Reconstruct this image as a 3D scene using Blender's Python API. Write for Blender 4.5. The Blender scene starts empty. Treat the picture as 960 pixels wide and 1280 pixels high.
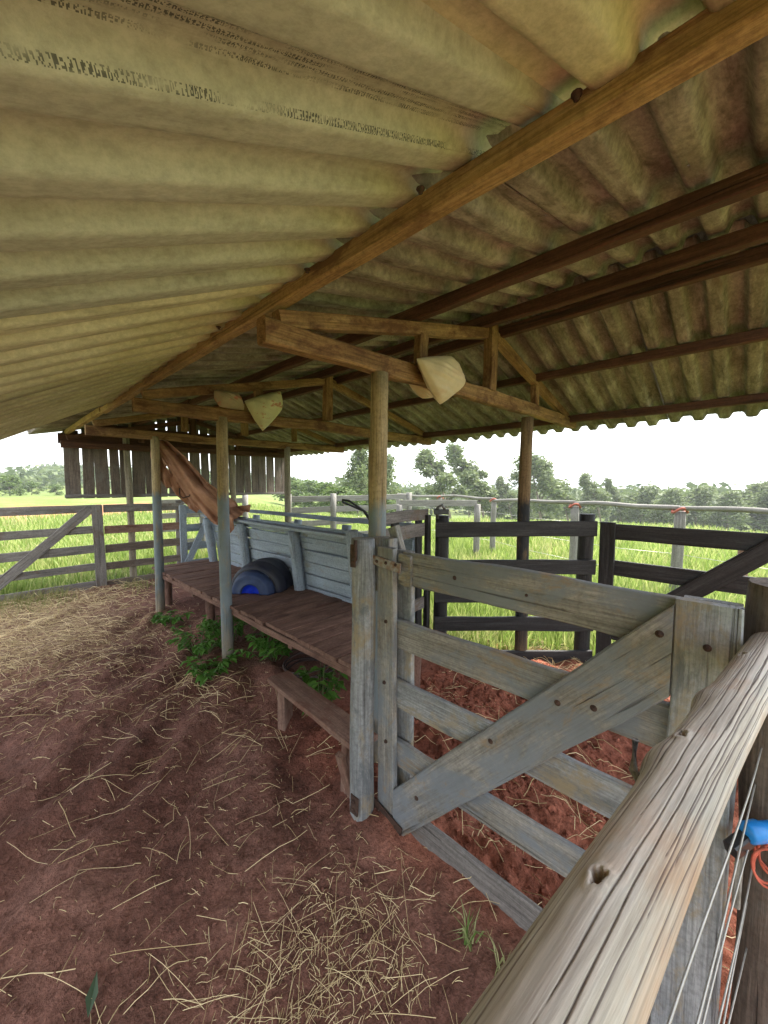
import bpy, math, random
import numpy as np
from mathutils import Vector, Matrix, noise as mnoise

S = bpy.context.scene
COL = S.collection
rnd = random.Random(7)
rng = np.random.default_rng(11)
R = math.radians

# ------------------------------------------------------------------ camera
# +X runs across the shed, +Y along its ridge; the photographer stands at the origin
YAW, PITCH = 46.2, 4.17
cam = bpy.data.cameras.new('camera')
cam.sensor_fit = 'HORIZONTAL'; cam.sensor_width = 36; cam.lens = 18.0
cam.clip_start = 0.02; cam.clip_end = 20000
co = bpy.data.objects.new('camera', cam); COL.objects.link(co)
a, p = R(YAW), R(PITCH)
fwd = Vector((math.sin(a)*math.cos(p), math.cos(a)*math.cos(p), -math.sin(p)))
rgt = Vector((math.cos(a), -math.sin(a), 0)); upv = rgt.cross(fwd)
co.matrix_world = Matrix.Translation((0, 0, 1.6)) @ Matrix((rgt, upv, -fwd)).transposed().to_4x4()
S.camera = co
FH = Vector((math.sin(a), math.cos(a), 0))           # level view direction
RH = rgt.copy()

# ------------------------------------------------------------------ sky, sun, exposure
SUN_EL, SUN_AZ = R(53), R(98)                        # azimuth clockwise from +Y
w = bpy.data.worlds.new('World'); S.world = w; w.use_nodes = True
wn = w.node_tree.nodes; wl = w.node_tree.links
sky = wn.new('ShaderNodeTexSky'); sky.sky_type = 'NISHITA'; sky.sun_disc = False
sky.sun_elevation = SUN_EL; sky.sun_rotation = SUN_AZ
sky.air_density = 1.0; sky.dust_density = 1.0; sky.ozone_density = 1.0
hs = wn.new('ShaderNodeMix'); hs.data_type = 'RGBA'                    # thin bright overcast over the clear sky
hs.inputs[0].default_value = .62; hs.inputs[7].default_value = (7.0, 7.1, 7.2, 1)
wl.new(sky.outputs[0], hs.inputs[6])
wl.new(hs.outputs[2], wn['Background'].inputs['Color'])
wn['Background'].inputs['Strength'].default_value = 0.12
sd = bpy.data.lights.new('sun', 'SUN'); sd.energy = 4.0; sd.angle = R(12); sd.color = (1, .95, .86)
so = bpy.data.objects.new('sun', sd); COL.objects.link(so)
sdir = Vector((math.sin(SUN_AZ)*math.cos(SUN_EL), math.cos(SUN_AZ)*math.cos(SUN_EL), math.sin(SUN_EL)))
so.rotation_euler = sdir.to_track_quat('Z', 'Y').to_euler()
so.location = (0, 0, 30)
vs = S.view_settings
vs.view_transform = 'Standard'; vs.look = 'None'; vs.gamma = 1.0; vs.use_curve_mapping = False
vs.exposure = 2.0
S.render.engine = 'CYCLES'
S.cycles.max_bounces = 10; S.cycles.diffuse_bounces = 8
S.cycles.use_denoising = True; S.cycles.denoising_prefilter = 'NONE'

# ------------------------------------------------------------------ node helpers
def mat(name):
    m = bpy.data.materials.new(name); m.use_nodes = True
    nt = m.node_tree
    return m, nt, nt.nodes['Principled BSDF']
def N(nt, kind, **kw):
    n = nt.nodes.new('ShaderNode' + kind)
    for k, v in kw.items():
        if k in n.inputs.keys(): n.inputs[k].default_value = v
        else: setattr(n, k, v)
    return n
def L(nt, a, b): nt.links.new(a, b)
def ramp(nt, src, stops, interp='LINEAR'):
    r = nt.nodes.new('ShaderNodeValToRGB'); r.color_ramp.interpolation = interp
    e = r.color_ramp.elements
    while len(e) < len(stops): e.new(0.5)
    for i, (pos, c) in enumerate(stops):
        e[i].position = pos
        e[i].color = (c, c, c, 1) if isinstance(c, (int, float)) else (*c, 1)
    L(nt, src, r.inputs[0]); return r.outputs[0]
def mixc(nt, fac, c1, c2, mode='MIX'):
    m = nt.nodes.new('ShaderNodeMix'); m.data_type = 'RGBA'; m.blend_type = mode
    for i, v in ((0, fac), (6, c1), (7, c2)):
        if hasattr(v, 'is_linked') or hasattr(v, 'links'): L(nt, v, m.inputs[i])
        elif i == 0: m.inputs[i].default_value = v
        else: m.inputs[i].default_value = (*v, 1)
    return m.outputs[2]
def math_(nt, op, a, b=None, clamp=False):
    m = nt.nodes.new('ShaderNodeMath'); m.operation = op; m.use_clamp = clamp
    for i, v in ((0, a), (1, b)):
        if v is None: continue
        if hasattr(v, 'links'): L(nt, v, m.inputs[i])
        else: m.inputs[i].default_value = v
    return m.outputs[0]
def noise(nt, vec, scale, detail=4, rough=.6, dist=0):
    n = N(nt, 'TexNoise', Scale=scale, Detail=detail, Roughness=rough, Distortion=dist)
    L(nt, vec, n.inputs['Vector']); return n.outputs[0]
def objvec(nt, rand=True):
    tc = nt.nodes.new('ShaderNodeTexCoord')
    if not rand: return tc.outputs['Object']
    oi = nt.nodes.new('ShaderNodeObjectInfo')
    mu = N(nt, 'VectorMath', operation='SCALE'); cb = nt.nodes.new('ShaderNodeCombineXYZ')
    L(nt, oi.outputs['Random'], cb.inputs[0]); L(nt, oi.outputs['Random'], cb.inputs[1]); L(nt, oi.outputs['Random'], cb.inputs[2])
    L(nt, cb.outputs[0], mu.inputs[0]); mu.inputs['Scale'].default_value = 57.3
    ad = N(nt, 'VectorMath', operation='ADD'); L(nt, tc.outputs['Object'], ad.inputs[0]); L(nt, mu.outputs[0], ad.inputs[1])
    return ad.outputs[0]
def mapv(nt, vec, sc):
    m = N(nt, 'Mapping'); m.inputs['Scale'].default_value = sc; L(nt, vec, m.inputs['Vector']); return m.outputs[0]
def bump(nt, h, strength, dist=.01, normal=None):
    b = N(nt, 'Bump', Strength=strength, Distance=dist); L(nt, h, b.inputs['Height'])
    if normal is not None: L(nt, normal, b.inputs['Normal'])
    return b.outputs[0]

def wood(name, cols, patch=None, patch2=None, rough=.8, grain=1.0, paint=None, var=.35, crack=.5, fine=.8):
    """timber whose length runs along local X"""
    m, nt, bs = mat(name)
    v = objvec(nt)
    g = noise(nt, mapv(nt, v, (1.3*grain, 13*grain, 13*grain)), 1.6, 8, .66, .5)
    c = ramp(nt, g, [(.20 + .60*i/(len(cols)-1), k) for i, k in enumerate(cols)])
    f = noise(nt, mapv(nt, v, (4, 150, 150)), 1.0, 5, .7)
    c = mixc(nt, fine, c, ramp(nt, f, [(.34, .42), (.60, 1.0)]), 'MULTIPLY')
    sp = noise(nt, mapv(nt, v, (60, 60, 60)), 1.0, 5, .75)
    c = mixc(nt, .5, c, ramp(nt, sp, [(.36, .5), (.52, 1.0), (.68, 1.25)]), 'MULTIPLY')
    for pt in (patch, patch2):
        if pt:
            pc, amt, sc = pt
            pn = noise(nt, mapv(nt, v, (1.6, 3.2, 3.2)), sc, 9, .74, .4)
            c = mixc(nt, ramp(nt, pn, [(.60-amt*.35, 0.0), (.70-amt*.3, .9)]), c, pc)
    if paint:
        pc, hgt = paint
        tc = nt.nodes.new('ShaderNodeTexCoord'); sx = nt.nodes.new('ShaderNodeSeparateXYZ'); L(nt, tc.outputs['Object'], sx.inputs[0])
        e = noise(nt, mapv(nt, v, (4, 25, 25)), 1.0, 5, .6)
        k = math_(nt, 'ADD', sx.outputs[0], math_(nt, 'MULTIPLY', e, .22))
        k = math_(nt, 'MULTIPLY', math_(nt, 'SUBTRACT', hgt + .11, k), 14.0, True)
        wear = ramp(nt, noise(nt, mapv(nt, v, (2, 9, 9)), 2.2, 7, .7), [(.36, .45), (.5, 1.0)])
        low = ramp(nt, sx.outputs[0], [(.12, 0.25), (.5, 1.0)])
        k = math_(nt, 'MULTIPLY', math_(nt, 'MULTIPLY', k, wear), low)
        c = mixc(nt, k, c, pc)
    cr = noise(nt, mapv(nt, v, (.9, 32, 32)), 1.1, 3, .5, .6)
    crk = ramp(nt, cr, [(.30, 1.0), (.345, 0.0)])
    c = mixc(nt, math_(nt, 'MULTIPLY', crk, crack), c, (.025, .02, .017))
    st = noise(nt, v, 2.3, 6, .7)                                   # blotchy weather stains
    c = mixc(nt, .6, c, ramp(nt, st, [(.3, 1-var), (.6, 1.0)]), 'MULTIPLY')
    L(nt, c, bs.inputs['Base Color']); bs.inputs['Roughness'].default_value = rough
    bs.inputs['Specular IOR Level'].default_value = .25
    h = math_(nt, 'SUBTRACT', math_(nt, 'ADD', math_(nt, 'MULTIPLY', g, .6), math_(nt, 'MULTIPLY', f, .5)), math_(nt, 'MULTIPLY', crk, .8))
    L(nt, bump(nt, h, .9, .007), bs.inputs['Normal'])
    return m

def plain(name, c, rough=.6, metal=0, scale=20, var=.35, c2=None, bmp=.2):
    m, nt, bs = mat(name); v = objvec(nt)
    n = noise(nt, v, scale, 6, .65)
    c2 = c2 or tuple(k*(1-var) for k in c)
    L(nt, ramp(nt, n, [(.35, c2), (.62, c)]), bs.inputs['Base Color'])
    bs.inputs['Roughness'].default_value = rough; bs.inputs['Metallic'].default_value = metal
    L(nt, bump(nt, n, bmp, .004), bs.inputs['Normal'])
    return m

M = {}
M['beam'] = wood('warm_beam_timber', [(.13, .06, .025), (.34, .19, .08), (.50, .32, .145)], patch=((.11, .045, .02), .3, 2.0), var=.45)
M['purlin'] = wood('pale_purlin_timber', [(.20, .12, .05), (.44, .28, .115), (.60, .43, .21)], patch=((.16, .085, .04), .25, 2.0), var=.4)
M['redpurlin'] = wood('red_brown_purlin_timber', [(.045, .02, .012), (.115, .05, .03), (.20, .095, .055)], var=.45)
M['post'] = wood('painted_post', [(.22, .155, .08), (.44, .33, .18), (.56, .44, .27)], paint=((.20, .235, .25), 1.62), var=.4)
M['postblack'] = wood('blackened_post', [(.13, .075, .04), (.26, .17, .09), (.34, .24, .14)], paint=((.03, .032, .035), 1.6), var=.4)
M['postpale'] = wood('pale_post', [(.20, .17, .12), (.34, .29, .21), (.42, .37, .28)], var=.4)
M['grey'] = wood('weathered_grey_wood', [(.12, .105, .095), (.26, .235, .215), (.37, .34, .31)], patch=((.16, .11, .075), .2, 1.6), var=.45)
M['gate'] = wood('gate_wood', [(.165, .15, .13), (.315, .295, .26), (.45, .425, .385)], patch=((.20, .22, .24), .44, 2.1), patch2=((.29, .21, .13), .13, 3.3), var=.4)
M['gateblue'] = wood('gate_wood_blue_grey', [(.20, .205, .205), (.34, .35, .355), (.47, .475, .475)], patch=((.31, .25, .16), .3, 2.6), patch2=((.14, .15, .155), .2, 3.), var=.4)
M['blue'] = wood('faded_blue_grey_paint_wood', [(.30, .355, .42), (.37, .43, .50), (.44, .50, .565)], patch=((.26, .25, .23), .15, 2.2), var=.3, crack=.3, fine=.4)
M['dark'] = wood('near_black_wood', [(.017, .016, .016), (.042, .040, .040), (.09, .086, .084)], var=.4, rough=.6)  # near-black tone, far darker than the weathered grey boards
M['platform'] = wood('red_brown_boards', [(.12, .06, .042), (.27, .15, .11), (.40, .25, .19)], patch=((.11, .055, .04), .3, 2.0), var=.45)
M['wall'] = wood('wall_boards', [(.08, .057, .045), (.19, .145, .115), (.31, .25, .205)], patch=((.17, .15, .13), .25, 1.5), var=.5)
M['palefence'] = wood('pale_fence_wood', [(.20, .18, .155), (.28, .265, .235), (.36, .34, .31)], var=.3)
M['bench'] = wood('bench_wood', [(.16, .085, .06), (.29, .175, .13), (.38, .25, .19)], patch=((.17, .08, .055), .3, 2.), var=.4)
M['rust'] = plain('rusty_iron', (.085, .045, .03), .85, .2, 60, c2=(.035, .02, .015), bmp=.6)
M['iron'] = plain('dull_iron', (.20, .19, .18), .55, .7, 40)
M['strap'] = plain('painted_hinge_strap', (.30, .31, .31), .7, .1, 35, c2=(.20, .10, .06))
M['black'] = plain('black_plastic', (.02, .02, .022), .45)
M['wire'] = plain('fence_wire', (.45, .44, .41), .45, .5, 30, var=.2)
M['blueplastic'] = plain('blue_plastic', (.01, .22, .62), .4, 0, 20, var=.2)
M['cord'] = plain('orange_cord', (.70, .16, .10), .7, 0, 40)
M['tyre'] = plain('dark_rusty_wire', (.06, .035, .03), .8)

def roof_mat(name, cols, dirt, seams, stamp=False):
    m, nt, bs = mat(name); v = objvec(nt)
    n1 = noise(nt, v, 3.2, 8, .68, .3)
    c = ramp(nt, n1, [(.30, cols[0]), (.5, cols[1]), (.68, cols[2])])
    oi = nt.nodes.new('ShaderNodeObjectInfo')
    c = mixc(nt, .75, c, ramp(nt, oi.outputs['Random'], [(0, (.72, .70, .66)), (1, (1.05, 1.05, 1.05))]), 'MULTIPLY')
    st = noise(nt, mapv(nt, v, (1.2, 9, 3)), 1.4, 8, .7, .6)            # streaks along the fall of the sheet
    c = mixc(nt, ramp(nt, st, [(.5, 0.0), (.68, dirt)]), c, (.075, .06, .035))
    fi = noise(nt, mapv(nt, v, (40, 70, 40)), 1.0, 6, .75)                # cement fibre mottling
    c = mixc(nt, .8 if seams else .5, c, ramp(nt, fi, [(.36, .52), (.62, 1.05)]), 'MULTIPLY')
    if seams:
        bl = noise(nt, mapv(nt, v, (1.3, 6, 2)), 2.0, 9, .72, .1)
        c = mixc(nt, ramp(nt, bl, [(.52, 0.0), (.66, .6)]), c, (.46, .42, .35))   # lime bloom
        rs = noise(nt, mapv(nt, v, (1, 2.5, 1)), 1.3, 7, .7)
        c = mixc(nt, ramp(nt, rs, [(.60, 0.0), (.72, .6)]), c, (.11, .065, .04))
    if stamp:
        tc = nt.nodes.new('ShaderNodeTexCoord'); sx = nt.nodes.new('ShaderNodeSeparateXYZ'); L(nt, tc.outputs['Object'], sx.inputs[0])
        rows = None
        for y0, wd in STAMP_ROWS:
            d = math_(nt, 'ABSOLUTE', math_(nt, 'SUBTRACT', sx.outputs[1], y0))
            r = math_(nt, 'LESS_THAN', d, wd)
            rows = r if rows is None else math_(nt, 'MAXIMUM', rows, r)
        # dot-matrix factory stamp, too worn to read
        gx = math_(nt, 'FLOOR', math_(nt, 'MULTIPLY', sx.outputs[0], 640.0)); gy = math_(nt, 'FLOOR', math_(nt, 'MULTIPLY', sx.outputs[1], 760.0))
        cb = nt.nodes.new('ShaderNodeCombineXYZ'); L(nt, gx, cb.inputs[0]); L(nt, gy, cb.inputs[1])
        wh = nt.nodes.new('ShaderNodeTexWhiteNoise'); L(nt, cb.outputs[0], wh.inputs['Vector'])
        gap = math_(nt, 'GREATER_THAN', math_(nt, 'MODULO', math_(nt, 'ABSOLUTE', gx), 4.0), .5)
        k = math_(nt, 'MULTIPLY', math_(nt, 'MULTIPLY', rows, gap), math_(nt, 'GREATER_THAN', wh.outputs[0], .42))
        wg = noise(nt, mapv(nt, tc.outputs['Object'], (9, 60, 1)), 1.0, 2, .5)
        k = math_(nt, 'MULTIPLY', k, ramp(nt, wg, [(.40, .05), (.56, .8)]))
        c = mixc(nt, k, c, (.03, .035, .03))
    L(nt, c, bs.inputs['Base Color']); bs.inputs['Roughness'].default_value = .9; bs.inputs['Specular IOR Level'].default_value = .15
    L(nt, bump(nt, math_(nt, 'ADD', math_(nt, 'MULTIPLY', fi, .35), n1), .35, .006), bs.inputs['Normal'])
    return m
STAMP_ROWS = [(.0, .0)]

# ------------------------------------------------------------------ object helpers
def link(name, me, m=None, parent=None, Mx=None):
    o = bpy.data.objects.new(name, me); COL.objects.link(o)
    if m is not None and me is not None and not me.materials: me.materials.append(m)
    if Mx is not None:
        if parent is not None:
            Mx = parent.matrix_basis.inverted() @ Mx if parent.parent is None else (parent.parent.matrix_basis @ parent.matrix_basis).inverted() @ Mx
        o.matrix_basis = Mx
    if parent is not None: o.parent = parent
    return o
def tag(o, label=None, cat=None, group=None, kind=None):
    if label: o['label'] = label
    if cat: o['category'] = cat
    if group: o['group'] = group
    if kind: o['kind'] = kind
    return o
def thing(name, loc, label, cat, group=None):
    o = bpy.data.objects.new(name, None); COL.objects.link(o); o.location = loc; o.empty_display_size = .1
    o.matrix_basis = Matrix.Translation(loc)
    return tag(o, label, cat, group)
def mesh(name, verts, faces, smooth=False):
    me = bpy.data.meshes.new(name); me.from_pydata([tuple(v) for v in verts], [], faces); me.update()
    if smooth: me.polygons.foreach_set('use_smooth', [True]*len(me.polygons))
    return me
def frame(p0, p1, side=None):
    """local X from p0 to p1; local Y towards `side`"""
    p0, p1 = Vector(p0), Vector(p1); x = (p1-p0).normalized()
    s = Vector(side) if side is not None else (Vector((0, 0, 1)) if abs(x.z) < .9 else Vector((0, 1, 0)))
    z = x.cross(s).normalized(); y = z.cross(x)
    return Matrix.Translation(p0) @ Matrix((x, y, z)).transposed().to_4x4(), (p1-p0).length

def plank_mesh(Ln, wd, th, ch=.004, seg=5, wob=.004, ends=(0, 0), w2=None):
    """board: length X 0..Ln, width Y, thickness Z; uneven edges, worn corners; `ends` skews each end cut"""
    ch = min(ch, wd*.3, th*.3); w2 = w2 or wd
    sec = [(-.5, -.5, 0, 1), (-.5, -.5, 1, 0), (.5, -.5, -1, 0), (.5, -.5, 0, 1), (.5, .5, 0, -1), (.5, .5, -1, 0), (-.5, .5, 1, 0), (-.5, .5, 0, -1)]
    V = []; ph = [rnd.uniform(0, 6) for _ in range(4)]
    for i in range(seg+1):
        t = i/seg; x = t*Ln; W = wd+(w2-wd)*t
        b = wob*math.sin(2.2*t+ph[0]) + wob*.5*math.sin(7*t+ph[1]) + wob*.2*rnd.uniform(-1, 1); bz = wob*.6*math.sin(2.7*t+ph[2])
        e0 = wob*.7*rnd.uniform(-1, 1); e1 = wob*.7*rnd.uniform(-1, 1)
        for (sy, sz, cy, cz) in sec:
            y = sy*W + cy*ch + b + (e0 if sy < 0 else e1); z = sz*th + cz*ch + bz
            xx = x
            if i == 0: xx += ends[0]*sy*wd
            if i == seg: xx += ends[1]*sy*wd
            V.append((xx, y, z))
    F = []
    for i in range(seg):
        for k in range(8):
            F.append((i*8+k, i*8+(k+1) % 8, (i+1)*8+(k+1) % 8, (i+1)*8+k))
    F.append(tuple(range(7, -1, -1))); F.append(tuple(seg*8+k for k in range(8)))
    me = mesh('plank', V, F)
    return me
def plank(name, p0, p1, wd, th, m, parent, side=None, **kw):
    Mx, Ln = frame(p0, p1, side)
    return link(name, plank_mesh(Ln, wd, th, **kw), M[m] if isinstance(m, str) else m, parent, Mx)
def pole_mesh(Ln, r0, r1, n=14, seg=10, wob=.006, lump=.05, caps=True):
    V = []; ph = [rnd.uniform(0, 6) for _ in range(6)]
    for i in range(seg+1):
        t = i/seg; r = r0+(r1-r0)*t
        by = wob*math.sin(3*t+ph[0]) + wob*.5*math.sin(8*t+ph[1]); bz = wob*math.sin(2.6*t+ph[2])
        for k in range(n):
            A = 2*math.pi*k/n
            rr = r*(1 + lump*math.sin(2*A+ph[3]) + lump*.6*math.sin(3*A+ph[4]+4*t) + lump*.5*math.sin(9*t+ph[5]+A))
            V.append((t*Ln, by+rr*math.cos(A), bz+rr*math.sin(A)))
    F = [(i*n+k, i*n+(k+1) % n, (i+1)*n+(k+1) % n, (i+1)*n+k) for i in range(seg) for k in range(n)]
    ns = len(F)
    F.append(tuple(range(n-1, -1, -1))); F.append(tuple(seg*n+k for k in range(n)))
    me = mesh('pole', V, F)
    me.polygons.foreach_set('use_smooth', [True]*ns+[False]*(len(F)-ns))
    return me
def pole(name, p0, p1, r0, m, parent, r1=None, **kw):
    Mx, Ln = frame(p0, p1)
    return link(name, pole_mesh(Ln, r0, r1 or r0, **kw), M[m] if isinstance(m, str) else m, parent, Mx)
def tube_mesh(pts, r, n=8, closed=False):
    pts = [Vector(q) for q in pts]; V = []; F = []; up = Vector((0.13, .21, 1)).normalized()
    for i, q in enumerate(pts):
        d = (pts[min(i+1, len(pts)-1)]-pts[max(i-1, 0)]).normalized()
        u = d.cross(up).normalized(); v = u.cross(d)
        rr = r[i] if isinstance(r, (list, tuple)) else r
        for k in range(n):
            A = 2*math.pi*k/n; V.append(q + u*rr*math.cos(A) + v*rr*math.sin(A))
    for i in range(len(pts)-1):
        for k in range(n): F.append((i*n+k, i*n+(k+1) % n, (i+1)*n+(k+1) % n, (i+1)*n+k))
    F.append(tuple(range(n-1, -1, -1))); F.append(tuple((len(pts)-1)*n+k for k in range(n)))
    return mesh('tube', V, F, True)
def tube(name, pts, r, m, parent=None, n=8):
    o0 = Vector(pts[0]); me = tube_mesh([Vector(q)-o0 for q in pts], r, n)
    return link(name, me, M[m] if isinstance(m, str) else m, parent, Matrix.Translation(o0))
def lathe_mesh(prof, n=28, smooth=True):
    """profile of (x along axis, radius)"""
    V = []; F = []
    for (x, r) in prof:
        for k in range(n):
            A = 2*math.pi*k/n; V.append((x, r*math.cos(A), r*math.sin(A)))
    for i in range(len(prof)-1):
        for k in range(n): F.append((i*n+k, i*n+(k+1) % n, (i+1)*n+(k+1) % n, (i+1)*n+k))
    return mesh('lathe', V, F, smooth)
def bolt(parent, p, nrm, r=.009, m='rust'):
    r *= .82
    """round bolt head sunk in a dark washer"""
    Mx, _ = frame(p, Vector(p)+Vector(nrm))
    prof = [(-.004, r*1.5), (.0015, r*1.5), (.0018, r*1.05), (.006, r*.95), (.008, r*.5), (.0082, .0004)]
    return link('bolt', lathe_mesh(prof, 10), M[m], parent, Mx)

# ------------------------------------------------------------------ terrain
def sm(x, a, b):
    t = np.clip((x-a)/(b-a), 0, 1); return t*t*(3-2*t)
def terr(X, Y):
    d = np.hypot(X, Y) + 1e-6
    c = (X*RH.x + Y*RH.y)/d
    wr = sm(c, -.45, .15)
    zr = -5.5*sm(d, 13, 55) - 6*sm(d, 60, 300) - 12*sm(d, 300, 1500) - 30*sm(d, 1500, 6000)
    zl = 8.5*sm(d, 60, 320) - 20*sm(d, 500, 2500)
    n = .5*np.sin(X*.031+1)*np.cos(Y*.027) * sm(d, 20, 60) + 2.5*np.sin(X*.008+.4)*np.cos(Y*.0075+1)*sm(d, 80, 400)
    return wr*zr + (1-wr)*zl + n - .02*sm(d, 2, 10)*0
def build_ground():
    rad = [0.0] + list(np.geomspace(1.0, 6000, 95)); na = 144
    V = [(0, 0, 0)]; F = []
    for r in rad[1:]:
        A = np.arange(na)*2*np.pi/na; X = r*np.cos(A); Y = r*np.sin(A); Z = terr(X, Y)
        V += list(zip(X, Y, Z))
    for k in range(na): F.append((0, 1+k, 1+(k+1) % na))
    for i in range(len(rad)-2):
        b = 1+i*na
        for k in range(na): F.append((b+k, b+na+k, b+na+(k+1) % na, b+(k+1) % na))
    m, nt, bs = mat('pasture')
    v = objvec(nt, False)
    n1 = noise(nt, v, .35, 8, .7); n2 = noise(nt, v, 6, 6, .7)
    c = ramp(nt, n1, [(.3, (.09, .135, .028)), (.5, (.14, .19, .045)), (.7, (.21, .23, .08))])
    c = mixc(nt, .5, c, ramp(nt, n2, [(.3, .55), (.65, 1.0)]), 'MULTIPLY')
    # bare red earth track across the left field, farther out yellow and dark patches
    nf = noise(nt, v, .012, 5, .6)
    sx = nt.nodes.new('ShaderNodeSeparateXYZ'); L(nt, v, sx.inputs[0])
    yy = math_(nt, 'ADD', sx.outputs[1], math_(nt, 'MULTIPLY', n1, 6.0))
    band = math_(nt, 'MULTIPLY', math_(nt, 'GREATER_THAN', yy, 26.0), math_(nt, 'LESS_THAN', yy, 38.0))
    band = math_(nt, 'MULTIPLY', band, math_(nt, 'LESS_THAN', sx.outputs[0], 9.0))
    c = mixc(nt, math_(nt, 'MULTIPLY', band, ramp(nt, n2, [(.3, .5), (.55, 1.0)])), c, (.33, .15, .075))
    ln = N(nt, 'VectorMath', operation='LENGTH'); L(nt, v, ln.inputs[0])
    far = ramp(nt, math_(nt, 'DIVIDE', ln.outputs['Value'], 400.0), [(.15, 0.0), (.4, 1.0)])
    cf = ramp(nt, nf, [(.35, (.035, .06, .02)), (.5, (.06, .09, .028)), (.62, (.16, .17, .055)), (.7, (.05, .08, .025))])
    c = mixc(nt, far, c, cf)
    L(nt, c, bs.inputs['Base Color']); bs.inputs['Roughness'].default_value = .95; bs.inputs['Specular IOR Level'].default_value = .1
    L(nt, bump(nt, n2, .6, .05), bs.inputs['Normal'])
    tag(link('ground', mesh('ground', V, F, True), m), kind='structure')
build_ground()

# fractal noise on numpy grids
def vnoise(X, Y, seed=0):
    xi = np.floor(X).astype(np.int64); yi = np.floor(Y).astype(np.int64); xf = X-xi; yf = Y-yi
    def h(a, b):
        n = (a*374761393 + b*668265263 + seed*974634777) & 0xffffffff
        n = ((n ^ (n >> 13))*1274126177) & 0xffffffff
        return ((n ^ (n >> 16)) & 0xffff)/65535.0
    u = xf*xf*(3-2*xf); v = yf*yf*(3-2*yf)
    return (h(xi, yi)*(1-u)+h(xi+1, yi)*u)*(1-v) + (h(xi, yi+1)*(1-u)+h(xi+1, yi+1)*u)*v
def fbm(X, Y, oct=4, seed=0, gain=.5):
    s = 0; amp = 1; tot = 0
    for o in range(oct):
        s = s+amp*vnoise(X*2**o+17*o, Y*2**o+31*o, seed+o); tot += amp; amp *= gain
    return s/tot
def pen_mask(X, Y):      # churned earth inside the pen behind the gate
    return sm(X, 1.12, 1.45)*sm(-Y, -2.3, -1.6)*(1-.85*sm(X+Y, 3.9, 4.5))*(1-.8*sm(X, 3.1, 3.5))
def ground_z(X, Y):
    X = np.asarray(X, float); Y = np.asarray(Y, float)
    pm = pen_mask(X, Y)
    z = .030*fbm(X*1.3, Y*1.3, 3, 1) + .022*fbm(X*5, Y*5, 3, 5) + .014*fbm(X*16, Y*16, 3, 9) + .010*(1-np.abs(2*fbm(X*26, Y*26, 3, 13, .65)-1))**2
    z = z + .024*np.sin((X*.75-Y*.66)*13+3.5*fbm(X*1.1, Y*1.1, 2, 3)*4)*sm(fbm(X*.9+4, Y*.9, 2, 21), .48, .66)*(1-pm)
    cl = fbm(X*6.5, Y*6.5, 3, 41)
    rg = 1-np.abs(2*fbm(X*9, Y*9, 4, 33, .62)-1)
    z = z + pm*(.055*cl + .075*rg**2*fbm(X*3, Y*3, 2, 35) + .030*fbm(X*30, Y*30, 3, 37, .7) - .03)
    z = z + .05*np.exp(-((X-1.2)**2+(Y-1.15)**2)/.018)                 # little mound at the gate post
    edge = sm(X, -3.2, -2.6)*sm(-X, -4.15, -3.7)*sm(Y, -2.2, -1.8)*sm(-Y, -8.2, -7.4)
    return .006 + z*edge
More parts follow.
